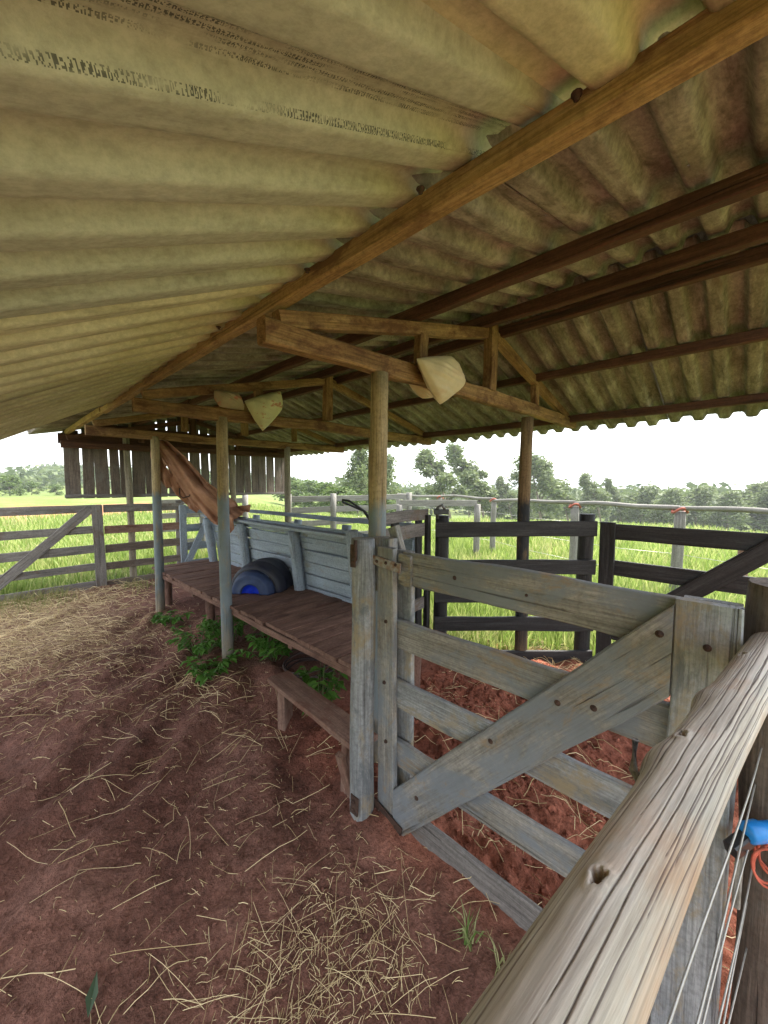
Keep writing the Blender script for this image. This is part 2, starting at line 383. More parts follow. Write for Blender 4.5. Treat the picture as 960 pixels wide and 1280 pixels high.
def build_dirt():
    xs = np.concatenate([np.arange(-3.2, -.6, .06), np.arange(-.6, 3.3, .0135), np.arange(3.3, 4.2, .05)])
    ys = np.concatenate([np.arange(-2.2, -.2, .05), np.arange(-.2, 2.6, .0135), np.arange(2.6, 8.2, .03)])
    X, Y = np.meshgrid(xs, ys, indexing='ij'); Z = ground_z(X, Y)
    nx, ny = X.shape
    co_ = np.stack([X, Y, Z], -1).reshape(-1, 3)
    idx = np.arange(nx*ny).reshape(nx, ny)
    q = np.stack([idx[:-1, :-1], idx[1:, :-1], idx[1:, 1:], idx[:-1, 1:]], -1).reshape(-1, 4)
    me = fast_mesh('dirt', co_, q)
    m, nt, bs = mat('red_dirt')
    v = objvec(nt, False)
    n1 = noise(nt, v, 1.6, 8, .68); n2 = noise(nt, v, 14, 7, .7); n3 = noise(nt, v, 70, 4, .7)
    c = ramp(nt, n1, [(.3, (.19, .094, .068)), (.5, (.285, .142, .105)), (.68, (.38, .21, .16))])
    sx = nt.nodes.new('ShaderNodeSeparateXYZ'); L(nt, v, sx.inputs[0])
    def step(s, a_, b_):
        mr = N(nt, 'MapRange', interpolation_type='SMOOTHSTEP'); L(nt, s, mr.inputs[0]); mr.inputs[1].default_value = a_; mr.inputs[2].default_value = b_
        return mr.outputs[0]
    wob = math_(nt, 'MULTIPLY', math_(nt, 'SUBTRACT', n1, .5), .9)
    xw = math_(nt, 'ADD', sx.outputs[0], wob); yw = math_(nt, 'ADD', sx.outputs[1], wob)
    pen = math_(nt, 'MULTIPLY', step(xw, 1.0, 1.4), step(yw, 2.4, 1.7))
    c = mixc(nt, pen, c, ramp(nt, n1, [(.3, (.27, .095, .058)), (.5, (.43, .16, .10)), (.7, (.54, .235, .155))]))
    c = mixc(nt, .7, c, ramp(nt, n2, [(.34, .5), (.6, 1.05)]), 'MULTIPLY')
    n4 = noise(nt, v, 190, 3, .7)
    c = mixc(nt, .6, c, ramp(nt, n3, [(.36, .45), (.6, 1.1)]), 'MULTIPLY')
    c = mixc(nt, ramp(nt, n4, [(.66, 0.0), (.74, .5)]), c, (.42, .28, .22))
    # trampled straw litter ground into the soil towards the left fence
    n0 = noise(nt, v, .9, 5, .6)                                         # damp trodden patches
    c = mixc(nt, .75, c, ramp(nt, n0, [(.40, (.58, .52, .53)), (.58, (1.05, 1.0, .98))]), 'MULTIPLY')
    st = math_(nt, 'MULTIPLY', step(yw, 3.6, 5.6), step(xw, 1.5, .5))
    st = math_(nt, 'MULTIPLY', st, ramp(nt, n2, [(.4, 0.0), (.58, .8)]))
    c = mixc(nt, st, c, (.36, .27, .15))
    xy = math_(nt, 'ADD', xw, yw)
    g = math_(nt, 'MAXIMUM', step(xw, 3.4, 3.8), step(yw, 7.2, 7.6))
    g = math_(nt, 'MAXIMUM', g, math_(nt, 'MULTIPLY', step(xy, 4.75, 5.1), step(sx.outputs[0], 2.85, 3.0)))
    g = math_(nt, 'MAXIMUM', g, step(xw, -2.4, -3.0))
    c = mixc(nt, g, c, ramp(nt, n2, [(.3, (.06, .09, .02)), (.65, (.13, .17, .045))]))
    L(nt, c, bs.inputs['Base Color']); bs.inputs['Roughness'].default_value = .95; bs.inputs['Specular IOR Level'].default_value = .12
    L(nt, bump(nt, math_(nt, 'ADD', n2, math_(nt, 'MULTIPLY', n3, .6)), 1.0, .018), bs.inputs['Normal'])
    me.materials.append(m)
    tag(link('dirt_floor', me), kind='structure')
def fast_mesh(name, verts, faces, smooth=True):
    verts = np.ascontiguousarray(verts, np.float32); faces = np.ascontiguousarray(faces, np.int32)
    me = bpy.data.meshes.new(name); k = faces.shape[1]; nf = len(faces)
    me.vertices.add(len(verts)); me.vertices.foreach_set('co', verts.ravel())
    me.loops.add(nf*k); me.loops.foreach_set('vertex_index', faces.ravel())
    me.polygons.add(nf); me.polygons.foreach_set('loop_start', np.arange(nf, dtype=np.int32)*k)
    me.polygons.foreach_set('use_smooth', np.full(nf, smooth)); me.update(calc_edges=True); return me
build_dirt()
gz = lambda x, y: float(ground_z(x, y))

# ------------------------------------------------------------------ the shed
TR = [1.42, 3.30, 5.18, 7.06]             # truss lines along the shed
XL, XR, XRIDGE = 1.44, 3.25, 2.59
SL = .24
def under(X): return 2.36 + SL*((X-.8) if X <= XRIDGE else (XRIDGE-.8-(X-XRIDGE)*1.29))   # underside of the sheets
shed = thing('cattle_shed', (2.5, 3.5, 0), 'open timber cattle shed with corrugated fibre-cement roof on round posts', 'shed')

for i, Y in enumerate(TR):
    for X in (XL, XR):
        if i == 3: X = 1.60 if X == XL else 3.30
        m = 'postblack' if (i == 0 and X == XR) else ('postpale' if (i == 2 and X == XR) else 'post')
        if i == 3: m = 'postpale'
        lean = rnd.uniform(-.012, .012)
        yb = Y + (.09 if i == 3 else 0)
        pole('post', (X+lean, yb+lean, -.1), (X-lean*.5, yb, 2.165 if i < 3 else under(X)-.1), .052 if i < 3 else .05, m, shed, r1=.047, n=18, seg=14, wob=.008)
def truss(Y):
    bm_ = 'beam' if Y < 6 else 'redpurlin'
    z0 = 2.225; zo = .0 if Y < 2 else .03
    plank('tie_beam', (.79, Y, z0-.022-zo), (4.37, Y, z0+.008-zo), .098, .07, bm_, shed, side=(0, 0, 1), seg=14, wob=.011, ch=.010)
    top = under(XRIDGE) - .115
    for s in (-1, 1):
        xe = .86 if s < 0 else 4.24
        plank('rafter', (xe, Y+.004, 2.255 if s < 0 else 2.275), (XRIDGE+s*.04, Y+.004, top), .07, .055, bm_, shed, side=(0, 0, 1), seg=6)
        xs = XRIDGE + s*.80
        plank('strut', (xs, Y+.001, 2.255), (xs, Y+.001, top-.80*(top-2.265)/(XRIDGE-.86)-.03), .075, .05, bm_, shed, side=(1, 0, 0), seg=3)
    plank('king_post', (XRIDGE-.02, Y-.012, 2.27), (XRIDGE-.02, Y-.012, top+.10), .085, .07, bm_, shed, side=(1, 0, 0), seg=4)
for Y in TR: truss(Y)

def purlin(X, m, y0, y1, w_, h_, dz=0, name='purlin'):
    z = under(X) - h_/2 - .001 + dz
    n = 3; yy = np.linspace(y0, y1, n+1)
    for k in range(n):
        o = .012 if k % 2 else 0
        plank(name, (X, yy[k]-(.0 if k == 0 else .12), z-o*.5), (X, yy[k+1], z-o*.5), h_, w_, m, shed, side=(0, 0, 1), seg=8, wob=.006, ch=.006) if k % 2 == 0 else \
        plank(name, (X+.004, yy[k]+.002, z), (X+.004, yy[k+1]-.122, z), h_, w_, m, shed, side=(0, 0, 1), seg=8, wob=.006, ch=.006)
YN, YF = -.42, 7.62
purlin(.885, 'purlin', YN, YF, .052, .062)
purlin(1.745, 'redpurlin', YN, YF, .055, .065)
purlin(XRIDGE-.12, 'redpurlin', YN, YF, .055, .075)
purlin(XRIDGE+.12, 'redpurlin', YN, YF, .055, .075)
purlin(3.375, 'redpurlin', YN, YF, .055, .065)
purlin(4.20, 'redpurlin', YN, YF, .055, .07)

# corrugated sheets: pitch 177 mm, six waves, each sheet its own piece
P, WV, AMP, TH = .177, 6, .0275, .006
def wave(y): return AMP*math.tanh(3.1*math.sin(2*math.pi*y/P))/math.tanh(3.1)
def sheet_mesh(Ln, seed, hole=None, mtl=None, nwave=WV, droop=.0, sh=1.0):
    r = random.Random(seed); nx = max(6, int(Ln/.16)); per = 22
    ny = int(nwave*per)+2
    ys = [k*P/per for k in range(ny+1)]; xs = [Ln*i/nx for i in range(nx+1)]
    ph = [r.uniform(0, 6) for _ in range(4)]
    def zz(x, y):
        return sh*wave(y) + .013*(y/(nwave*P)) + .004*math.sin(2.2*x+ph[0]) + .003*math.sin(4*y+ph[1]+x) - droop*x*x
    V = []; 
    jag = [r.uniform(-.004, .004) for _ in ys]
    for off in (0, TH):
        for i, x in enumerate(xs):
            for j, y in enumerate(ys):
                V.append((x+(jag[j] if i in (0, nx) else 0), y, zz(x, y)+off))
    n1 = (nx+1)*(ny+1); idx = lambda l, i, j: l*n1+i*(ny+1)+j
    F = []; holes = set(hole or [])
    for i in range(nx):
        for j in range(ny):
            qb = [idx(0, i, j), idx(0, i, j+1), idx(0, i+1, j+1), idx(0, i+1, j)]
            qt = [idx(1, i, j), idx(1, i+1, j), idx(1, i+1, j+1), idx(1, i, j+1)]
            if (i, j) in holes:
                cb = sum((Vector(V[k]) for k in qb), Vector())/4; ib = []; it = []
                for k, (dx, dy) in zip(qb, ((-1, -1), (-1, 1), (1, 1), (1, -1))):
                    q = cb + Vector((dx*.006, dy*.0035, 0)); ib.append(len(V)); V.append(tuple(q))
                for q in list(ib):
                    it.append(len(V)); V.append((V[q][0], V[q][1], V[q][2]+TH))
                for k in range(4):
                    k2 = (k+1) % 4
                    F.append((qb[k], qb[k2], ib[k2], ib[k])); F.append((ib[k], ib[k2], it[k2], it[k]))
                tt = [qt[0], qt[3], qt[2], qt[1]]
                for k in range(4):
                    k2 = (k+1) % 4; F.append((tt[k2], tt[k], it[k], it[k2]))
            else:
                F.append(tuple(qb)); F.append(tuple(qt))
    for i in range(nx):
        F.append((idx(0, i, 0), idx(0, i+1, 0), idx(1, i+1, 0), idx(1, i, 0)))
        F.append((idx(0, i, ny), idx(1, i, ny), idx(1, i+1, ny), idx(0, i+1, ny)))
    for j in range(ny):
        F.append((idx(0, 0, j), idx(1, 0, j), idx(1, 0, j+1), idx(0, 0, j+1)))
        F.append((idx(0, nx, j), idx(0, nx, j+1), idx(1, nx, j+1), idx(1, nx, j)))
    return mesh('roof_sheet', V, F, True)
STAMP_ROWS = [(.985, .003), (.962, .0034), (.951, .0034), (.936, .0036), (.925, .0036), (.914, .0036), (.902, .0034), (.878, .003)]
M['roofleft'] = roof_mat('aged_cement_sheet', [(.54, .475, .275), (.62, .555, .335), (.70, .635, .40)], .4, False)
M['roofstamp'] = roof_mat('stamped_cement_sheet', [(.50, .485, .34), (.56, .545, .39), (.62, .60, .44)], .35, False, stamp=True)
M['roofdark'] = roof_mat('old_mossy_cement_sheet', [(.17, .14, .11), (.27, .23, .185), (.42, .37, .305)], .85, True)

def sheet_frame(x0, z0, ysrt, x1, z1):
    """local X down or up the slope from (x0,z0) towards (x1,z1), local Y along +world Y, local Z up"""
    x = Vector((x1-x0, 0, z1-z0)).normalized(); y = Vector((0, 1, 0)); z = x.cross(y)
    return Matrix.Translation((x0, ysrt, z0)) @ Matrix((x, y, z)).transposed().to_4x4()
cover = P*6
HOLES = {}
for hx, hy in ((1.60, .19), (1.53, .62), (1.56, 1.02), (1.58, 1.43), (1.45, 1.05), (1.35, 2.35), (1.3, 3.9)):   # rusted nail holes
    c_ = int((hy-YN+.06)/cover); HOLES.setdefault(c_, []).append((int((hx-.52)*1.035/(2.08/13)), int((hy-YN+.06-c_*cover)/(P/22))))
ncol = 8
for c_ in range(ncol):
    y0 = YN - .06 + c_*cover
    nw = WV if c_ < ncol-1 else WV
    # upper left slope: eave -> ridge (local X rising)
    holes = HOLES.get(c_, [])
    xa, xb = .52, XRIDGE+.02
    Mx = sheet_frame(xa, under(xa)+AMP+.032, y0, xb, under(xb)+AMP+.02)
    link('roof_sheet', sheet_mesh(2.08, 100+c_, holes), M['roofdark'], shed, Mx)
    # right slope: ridge -> eave, seen with the eave scallops beyond the last purlin
    xa, xb = XRIDGE-.02, 4.56
    x0v = (XRIDGE-.02, under(XRIDGE)+AMP+.010); x1v = (4.2, under(4.2)+AMP+.003)
    Mx = sheet_frame(x0v[0], x0v[1], y0+.03, x1v[0], x1v[1])
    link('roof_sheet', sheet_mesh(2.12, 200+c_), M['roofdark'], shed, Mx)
for c_ in range(ncol):      # folded ridge capping over the joint
    V = []; F = []; y0 = YN-.06+c_*cover
    for k, yy in enumerate((0, cover*.33, cover*.66, cover+.03)):
        for (dx, dz) in ((-.20, .018), (-.10, .045), (0, .06), (.10, .045), (.20, .012)):
            V.append((XRIDGE+dx, y0+yy, under(XRIDGE)+.055+dz-.03*abs(dx)/.2+rnd.uniform(-.003, .003)))
    F = [(k*5+j, k*5+j+1, k*5+j+6, k*5+j+5) for k in range(3) for j in range(4)]
    o = link('ridge_cap', mesh('ridge_cap', V, F, True), M['roofdark'], shed, Matrix.Identity(4)); q = o.modifiers.new('thickness', 'SOLIDIFY'); q.thickness = .006
# lower lean-to sheets over the photographer: tucked under the upper row on the first purlin
LOW = [-.70, .335, 1.36, 2.38, 3.32]
SLOW = .45
for k, y0 in enumerate(LOW):
    xt = .935
    SLOW = .44+.025*k
    zt = under(.885)+AMP*.78+.004-.006*k - (.016 if k == 0 else 0)+SLOW*(xt-.885) + 0
    # local frame runs downhill (-X), so local Y must flip to keep Z up
    x = Vector((-1, 0, -SLOW)).normalized(); y = Vector((0, -1, 0)); z = x.cross(y)
    Mx = Matrix.Translation((xt, y0+cover, zt)) @ Matrix((x, y, z)).transposed().to_4x4()
    link('roof_sheet', sheet_mesh(2.3, 300+k, sh=.78), M['roofstamp'] if k == 1 else M['roofleft'], shed, Mx)
for (x_, y_) in ((.84, .286), (.80, .64), (.83, 1.17), (.82, 1.88), (.83, 2.94)):
    ke = int(y_ > .335) + int(y_ > 1.36) + int(y_ > 2.38)
    Mb, _ = frame((x_, y_, under(.885)-.002-.45*(.885-x_)), (x_, y_, under(.885)-.102-.45*(.885-x_)))
    link('roof_bolt', lathe_mesh([(0, .011), (.003, .011), (.0035, .006), (.012, .006), (.013, .0004)], 10), M['rust'], shed, Mb)
# end wall: upright boards with gaps, hung above the fence
x = .84; k = 0
while x < 4.44:
    wd = rnd.uniform(.125, .185); gap = rnd.choice([.010, .016, .022, .028])
    if x + wd > 4.5: wd = 4.5-x
    xc = x+wd/2; zt = min(under(x), under(x+wd)) + .02
    plank('wall_board', (xc, 7.262+rnd.uniform(-.004, .004), 1.385+rnd.uniform(-.006, .006)), (xc+rnd.uniform(-.008, .008), 7.262, zt), wd, .024, 'wall', shed, side=(1, 0, 0), seg=5, wob=.004)
    x += wd+gap; k += 1
plank('wall_rail', (.82, 7.226, 1.425), (4.48, 7.226, 1.41), .05, .035, 'grey', shed, side=(0, 0, 1), seg=6)
plank('wall_rail', (.78, 7.226, 2.255), (4.46, 7.226, 2.235), .15, .04, 'redpurlin', shed, side=(0, 0, 1), seg=6)
plank('wall_rail', (1.30, 7.228, 2.43), (3.95, 7.228, 2.42), .14, .036, 'redpurlin', shed, side=(0, 0, 1), seg=6)

# ------------------------------------------------------------------ hinge post and gate in front
gp = thing('gate_post', (1.13, 1.235, 0), 'weathered blue-grey hinge post holding the near plank gate', 'gate post')
pole('post', (1.135, 1.235, -.1), (1.185, 1.265, 1.355), .058, 'gateblue', gp, r1=.054, n=18, seg=16, wob=.006, lump=.06)
plank('block', (1.285, 1.22, 1.10), (1.285, 1.22, 1.352), .11, .06, 'gateblue', gp, side=(0, 1, 0), seg=3)
plank('cleat', (1.335, 1.17, 1.28), (1.32, 1.21, 1.40), .05, .035, 'gate', gp, side=(0, 1, 0), seg=2)
tube('hinge_hook', [(1.12, 1.262, 1.27), (1.095, 1.225, 1.27), (1.095, 1.22, 1.275), (1.095, 1.22, 1.36)], .008, 'rust', gp)
plank('hinge_plate', (1.108, 1.25, 1.235), (1.112, 1.255, 1.335), .035, .006, 'rust', gp, side=(0, 1, 0), seg=2, wob=.001)
plank('hinge_plate', (1.079, 1.222, .12), (1.083, 1.222, .20), .05, .008, 'rust', gp, side=(0, 1, 0), seg=2, wob=.001)
for z_ in (.14, .18): bolt(gp, (1.072, 1.222, z_), (-1, 0, 0), .008)
for z_ in (.35, .52, .75, .98, 1.12): bolt(gp, (1.098+.03*z_, 1.213+.03*z_, z_), (-.7, -.7, 0), .004, 'black')

gate = thing('corral_gate', (1.22, 1.15, 0), 'near weathered plank gate with wide diagonal brace hinged on blue-grey post', 'gate')
plank('stile', (1.205, 1.135, .06), (1.205, 1.14, 1.325), .098, .03, 'gate', gate, side=(0, 1, 0), seg=9, wob=.004)
plank('stile', (1.268, 1.085, .04), (1.268, 1.09, 1.31), .085, .028, 'gateblue', gate, side=(0, 1, 0), seg=6)
plank('stile', (1.205, .058, .98), (1.205, .058, 1.31), .125, .03, 'gateblue', gate, side=(0, 1, 0), seg=4, ends=(.0, .0), ch=.003) if False else None
plank('stile', (1.205, .062, .02), (1.205, .064, 1.312), .128, .03, 'gateblue', gate, side=(0, 1, 0), seg=9, wob=.003)
plank('stile', (1.268, .058, .02), (1.268, .06, 1.305), .12, .028, 'gateblue', gate, side=(0, 1, 0), seg=6)
tops = [(1.312, .142), (1.012, .13), (.735, .125), (.455, .118), (.165, .165)]
for i, (zt, wd) in enumerate(tops):
    plank('plank', (1.236, 1.175 if i else 1.06, zt-wd/2), (1.236, .004, zt-wd/2-.006), wd, .026, ('gate', 'gate', 'gateblue', 'gate', 'grey')[i], gate, side=(0, 0, 1), seg=10, wob=.005)
plank('patch_block', (1.216, 1.076, 1.235), (1.216, 1.006, 1.235), .135, .014, 'gateblue', gate, side=(0, 0, 1), seg=2)
Mx, Ln = frame((1.203, 1.075, .135), (1.203, .128, 1.185), (0, 1, 1))
br = plank_mesh(Ln, .165, .03, seg=12, wob=.004)
def clip_brace(me, Mx):
    """the brace is cut upright where it meets the two stiles"""
    inv = Mx.inverted()
    for v in me.vertices:
        q = Mx @ v.co; sl = (1.185-.135)/(.128-1.075)
        for lo, hi in ((.1285, None), (None, 1.084)):
            if lo is not None and (q.y < lo or v.co.x > Ln-.001):
                d = (lo-q.y); q.y += d; q.z += d*sl
            if hi is not None and (q.y > hi or v.co.x < .001):
                d = (hi-q.y); q.y += d; q.z += d*sl
        v.co = inv @ q
clip_brace(br, Mx)
link('brace', br, M['gate'], gate, Mx)
for (y_, z_) in ((.155, 1.215), (.40, .93), (.62, .70), (.95, .29), (.30, .955)):
    bolt(gate, (1.187, y_, z_), (-1, 0, 0), .008)
for (y_, z_) in ((.06, 1.205), (.04, .92), (.06, .64), (1.13, 1.0), (1.14, .72), (1.13, .45)):
    bolt(gate, (1.189, y_, z_), (-1, 0, 0), .007)
bolt(gate, (1.222, .80, 1.245), (-1, 0, 0), .007); bolt(gate, (1.222, .52, 1.235), (-1, 0, 0), .006)
plank('hinge_strap', (1.183, 1.21, 1.268), (1.183, 1.04, 1.250), .042, .006, 'strap', gate, side=(0, 0, 1), seg=3, wob=.001)
for y_ in (1.175, 1.12, 1.065): bolt(gate, (1.179, y_, 1.262), (-1, 0, 0), .006)
plank('hinge_strap', (1.182, 1.205, .13), (1.182, 1.03, .085), .042, .006, 'rust', gate, side=(0, 0, 1), seg=3, wob=.001)
for y_ in (1.16, 1.06): bolt(gate, (1.178, y_, .115 if y_ > 1.1 else .095), (-1, 0, 0), .006)

# ------------------------------------------------------------------ foreground rail fence: thick log, post, wires
M_log, nt, bs = mat('bleached_log')
v = objvec(nt, False)
g = noise(nt, mapv(nt, v, (2.4, 46, 46)), 1.5, 9, .72, .5); g2 = noise(nt, mapv(nt, v, (3, 260, 260)), 1.0, 5, .65, .2)
c = ramp(nt, g, [(.3, (.36, .305, .255)), (.46, (.50, .44, .375)), (.62, (.60, .545, .48))])
bl = noise(nt, mapv(nt, v, (2.6, 5, 5)), 1.6, 6, .65)
c = mixc(nt, ramp(nt, bl, [(.5, 0.0), (.66, .55)]), c, (.52, .30, .17))
gy = noise(nt, mapv(nt, v, (1.8, 7, 7)), 1.9, 6, .65)
c = mixc(nt, ramp(nt, gy, [(.53, 0.0), (.66, .55)]), c, (.45, .43, .40))
c = mixc(nt, .7, c, ramp(nt, g2, [(.34, .55), (.6, 1.05)]), 'MULTIPLY')
at = N(nt, 'Attribute', attribute_name='crack')
c = mixc(nt, math_(nt, 'MULTIPLY', at.outputs['Fac'], .88), c, (.05, .032, .028))
L(nt, c, bs.inputs['Base Color']); bs.inputs['Roughness'].default_value = .8; bs.inputs['Specular IOR Level'].default_value = .25
L(nt, bump(nt, math_(nt, 'ADD', g, math_(nt, 'MULTIPLY', g2, .6)), .4, .002), bs.inputs['Normal'])

rf = thing('rail_fence', (1.30, -.09, 0), 'nearest fence, a thick bleached log rail above pale wire strands on a dark post', 'fence')
LP0, LP1 = Vector((.0255, .102, 1.247)), Vector((1.3175, -.050, 1.214))
def log_mesh(Ln, R0):
    nx, na = 420, 460
    X, A = np.meshgrid(np.linspace(0, 1, nx), np.arange(na)*2*np.pi/na, indexing='ij')
    r = R0*(1 + .035*np.sin(2*A+.7) + .03*np.sin(3*A+2+X*5) + .03*np.sin(X*9+1))
    r = r*(1 + .06*X)
    crack = np.zeros_like(X); dep = np.zeros_like(X)
    lr = random.Random(5)
    for k in range(95):
        a0 = lr.uniform(0, 2*np.pi); x0 = lr.uniform(-.1, .95); ln = lr.uniform(.25, .9); wdt = lr.uniform(.0005, .0010)
        ph = lr.uniform(0, 6); amp = lr.uniform(.02, .07)
        ac = a0 + amp*np.sin(X*lr.uniform(5, 11)+ph) + .014*np.sin(X*34+ph*2) + .005*np.sin(X*90+ph) + .12*(X-x0)
        dd = np.abs((A-ac+np.pi) % (2*np.pi)-np.pi)*R0
        env = sm(X, x0, x0+.06)*sm(-X, -(x0+ln), -(x0+ln-.08))
        kf = np.clip(1-dd/(wdt*env+1e-6), 0, 1)**.8*(env > .02)
        crack = np.maximum(crack, kf); dep = np.maximum(dep, kf*lr.uniform(.0008, .002))
    for (xk, ak, sx_, sa) in KNOTS:
        dx = (X-xk)*Ln; da = ((A-ak+np.pi) % (2*np.pi)-np.pi)*R0
        q = np.sqrt((dx/sx_)**2+(da/sa)**2) + .22*np.sin(3*np.arctan2(da, dx)+xk*9) + .12*np.sin(7*np.arctan2(da, dx))
        k = sm(-q, -1.05, -.75); crack = np.maximum(crack, k); dep = np.maximum(dep, .022*k)
        r = r + .0018*np.exp(-((q-1.5)/.7)**2)
        sw = np.exp(-(dx/.075)**2-(da/.018)**2); r = r+.002*sw
    for (xk, ak) in BUMPS:
        dx = (X-xk)*Ln; da = ((A-ak+np.pi) % (2*np.pi)-np.pi)*R0
        r = r + .009*np.exp(-(dx/.045)**2-(da/.028)**2)
    r = r + .0001*np.sin(A*23+5*np.sin(X*4)) + .0005*(fbm(X*30, A*6, 3, 77)-.5) - dep
    Yb = .005*np.sin(X*5.5+.6); Zb = .003*np.sin(X*6+2)
    V = np.stack([X*Ln, Yb+r*np.cos(A), Zb+r*np.sin(A)], -1).reshape(-1, 3)
    idx = np.arange(nx*na).reshape(nx, na); nxt = np.roll(idx, -1, 1)
    q = np.stack([idx[:-1], nxt[:-1], nxt[1:], idx[1:]], -1).reshape(-1, 4)
    me = fast_mesh('log', V, q)
    at_ = me.attributes.new('crack', 'FLOAT', 'POINT'); cr_ = crack.ravel().astype(np.float32); at_.data.foreach_set('value', cr_)
    return me
KNOTS = [(.232, 6.1, .0085, .0042), (.462, 5.85, .009, .0042), (.80, 5.8, .010, .005)]
BUMPS = [(.425, 4.95), (.62, 4.8)]
Mx, Ln = frame(LP0, LP1)
link('log_rail', log_mesh(Ln, .0375), M_log, rf, Mx)
tube('twig_stub', [(.523, .070, 1.234), (.531, .088, 1.252), (.534, .088, 1.290)], [.0055, .005, .004], 'grey', rf)
pole('post', (1.36, -.11, -.1), (1.33, -.10, 1.36), .085, M['wall'], rf, r1=.078, n=22, seg=18, wob=.012, lump=.07)
for k, z_ in enumerate((.98, .875, .77, .65, .54, .43)):
    pts = [(.05+1.3*t, .082-.135*t + .004*math.sin(k*2.1+t*6), z_+.012*math.sin(k+t*5)) for t in np.linspace(0, 1, 14)]
    tube('wire', pts, .0018, 'wire', rf, n=6)

# insulator and cord on the dark post
ins = thing('fence_insulator', (1.17, -.05, .93), 'blue capped plastic wire insulator with black clamp on the dark post', 'insulator')
Mx, _ = frame((1.20, -.05, .80), (1.245, -.085, .80), (0, 0, 1))
link('cap', lathe_mesh([(-.036, .0005), (-.036, .018), (-.03, .022), (.0, .023), (.006, .019), (.04, .017)], 20), M['blueplastic'], ins, Mx)
plank('clamp', (1.14, -.005, .765), (1.20, -.04, .79), .032, .028, 'black', ins, seg=2, wob=.001)
plank('spike', (1.16, -.02, .62), (1.165, -.02, .75), .016, .012, 'palefence', ins, seg=2, wob=.001)
tl = []
for k in range(150):
    t = k/150*2*math.pi*6
    rr = .05+.012*math.sin(t*1.7); tl.append((1.245+.03*math.sin(t*.37), -.075+rr*.55*math.cos(t), .72+rr*math.sin(t)))
tag(tube('cord_coil', tl, .003, 'cord', None, n=5), 'tangled coil of orange cord hung on the dark post beside the wires', 'cord')

# ------------------------------------------------------------------ raised walkway, chute wall, step
pf = thing('walkway', (1.8, 3.4, 0), 'raised red-brown board walkway running beside the blue-grey cattle chute', 'walkway')
y = 1.50
while y < 5.42:
    wd = rnd.uniform(.12, .165)
    far_ = y > 3.30
    z_ = .518 + (.0 if far_ else .004) + rnd.uniform(-.003, .003)
    plank('board', (1.45+rnd.uniform(-.012, .012), y+wd/2, z_), (2.23, y+wd/2+rnd.uniform(-.004, .004), z_+rnd.uniform(-.003, .003)), wd-.007, .026, 'platform', pf, side=(0, 1, 0), seg=4, wob=.003)
    y += wd
for (ya, yb) in ((1.46, 3.27), (3.33, 5.45)):
    plank('bearer', (1.478, ya, .475), (1.478, yb, .475), .052, .04, 'platform', pf, side=(0, 0, 1), seg=6)
    plank('bearer', (2.14, ya, .46), (2.14, yb, .46), .08, .05, 'platform', pf, side=(0, 0, 1), seg=6)
for (x_, y_) in ((2.12, 1.72), (2.12, 3.35), (2.12, 4.6), (1.62, 4.15), (1.58, 5.35)):
    pole('leg', (x_, y_, -.08), (x_, y_, .44), .045, 'platform', pf, n=10, seg=4)
for y_ in (2.4, 4.3):
    plank('cross_bearer', (1.5, y_, .42), (2.1, y_, .42), .07, .05, 'platform', pf, side=(0, 0, 1), seg=3)

ch = thing('cattle_chute', (2.45, 3.9, 0), 'narrow cattle chute with leaning walls of faded blue-grey planks and cap rail', 'chute')
def chute_wall(xb, xt, side, y0, y1, ys, m, cap=True, top=1.10):
    for i in range(len(ys)-1):
        ya, yb = ys[i]-.03, ys[i+1]-.034
        z = .06
        while z < top:
            wd = .125 if z > .5 else .13
            zc = z+wd/2; t = zc/1.15
            X = xb+(xt-xb)*t + rnd.uniform(-.003, .003)
            plank('plank', (X, ya, zc), (X, yb, zc+rnd.uniform(-.003, .003)), wd-.011, .024, m, ch, side=(xt-xb, 0, 1.15), seg=5, wob=.003)
            z += wd
    for y_ in ys:
        off = side*.064
        pole('post', (xb+off, y_, -.1), (xt+off, y_, 1.135 if y_ != ys[0] else 1.215), .056, m, ch, r1=.053, n=14, seg=8)
    if cap: plank('cap_rail', (xt+side*.03, y0, 1.160), (xt+side*.03, y1, 1.165), .15, .03, m, ch, side=(1, 0, 0), seg=10, wob=.006)
chute_wall(2.31, 2.17, -1, 2.36, 5.5, (2.38, 3.26, 4.38, 5.38), 'blue')
chute_wall(2.62, 2.78, 1, 2.30, 5.5, (2.30, 3.3, 4.3, 5.38), 'blue', False, .98)
plank('top_rail', (2.80, 2.3, 1.20), (2.80, 5.5, 1.19), .05, .04, 'blue', ch, side=(0, 0, 1), seg=8)

cg = thing('chute_gate', (2.5, 2.0, 0), 'narrow dark plank gate closing the chute mouth behind the shed post', 'gate')
for zt, wd in ((1.335, .09), (1.21, .11), (.86, .10), (.56, .1), (.26, .11)):
    plank('plank', (2.02, 1.985, zt), (2.70, 2.06, zt), wd, .028, 'grey', cg, side=(0, 0, 1), seg=5)
plank('stile', (2.24, 2.03, .1), (2.24, 2.03, 1.36), .07, .03, 'dark', cg, side=(1, 0, 0), seg=4)
plank('stile', (2.60, 2.075, .1), (2.60, 2.075, 1.36), .07, .03, 'dark', cg, side=(1, 0, 0), seg=4)

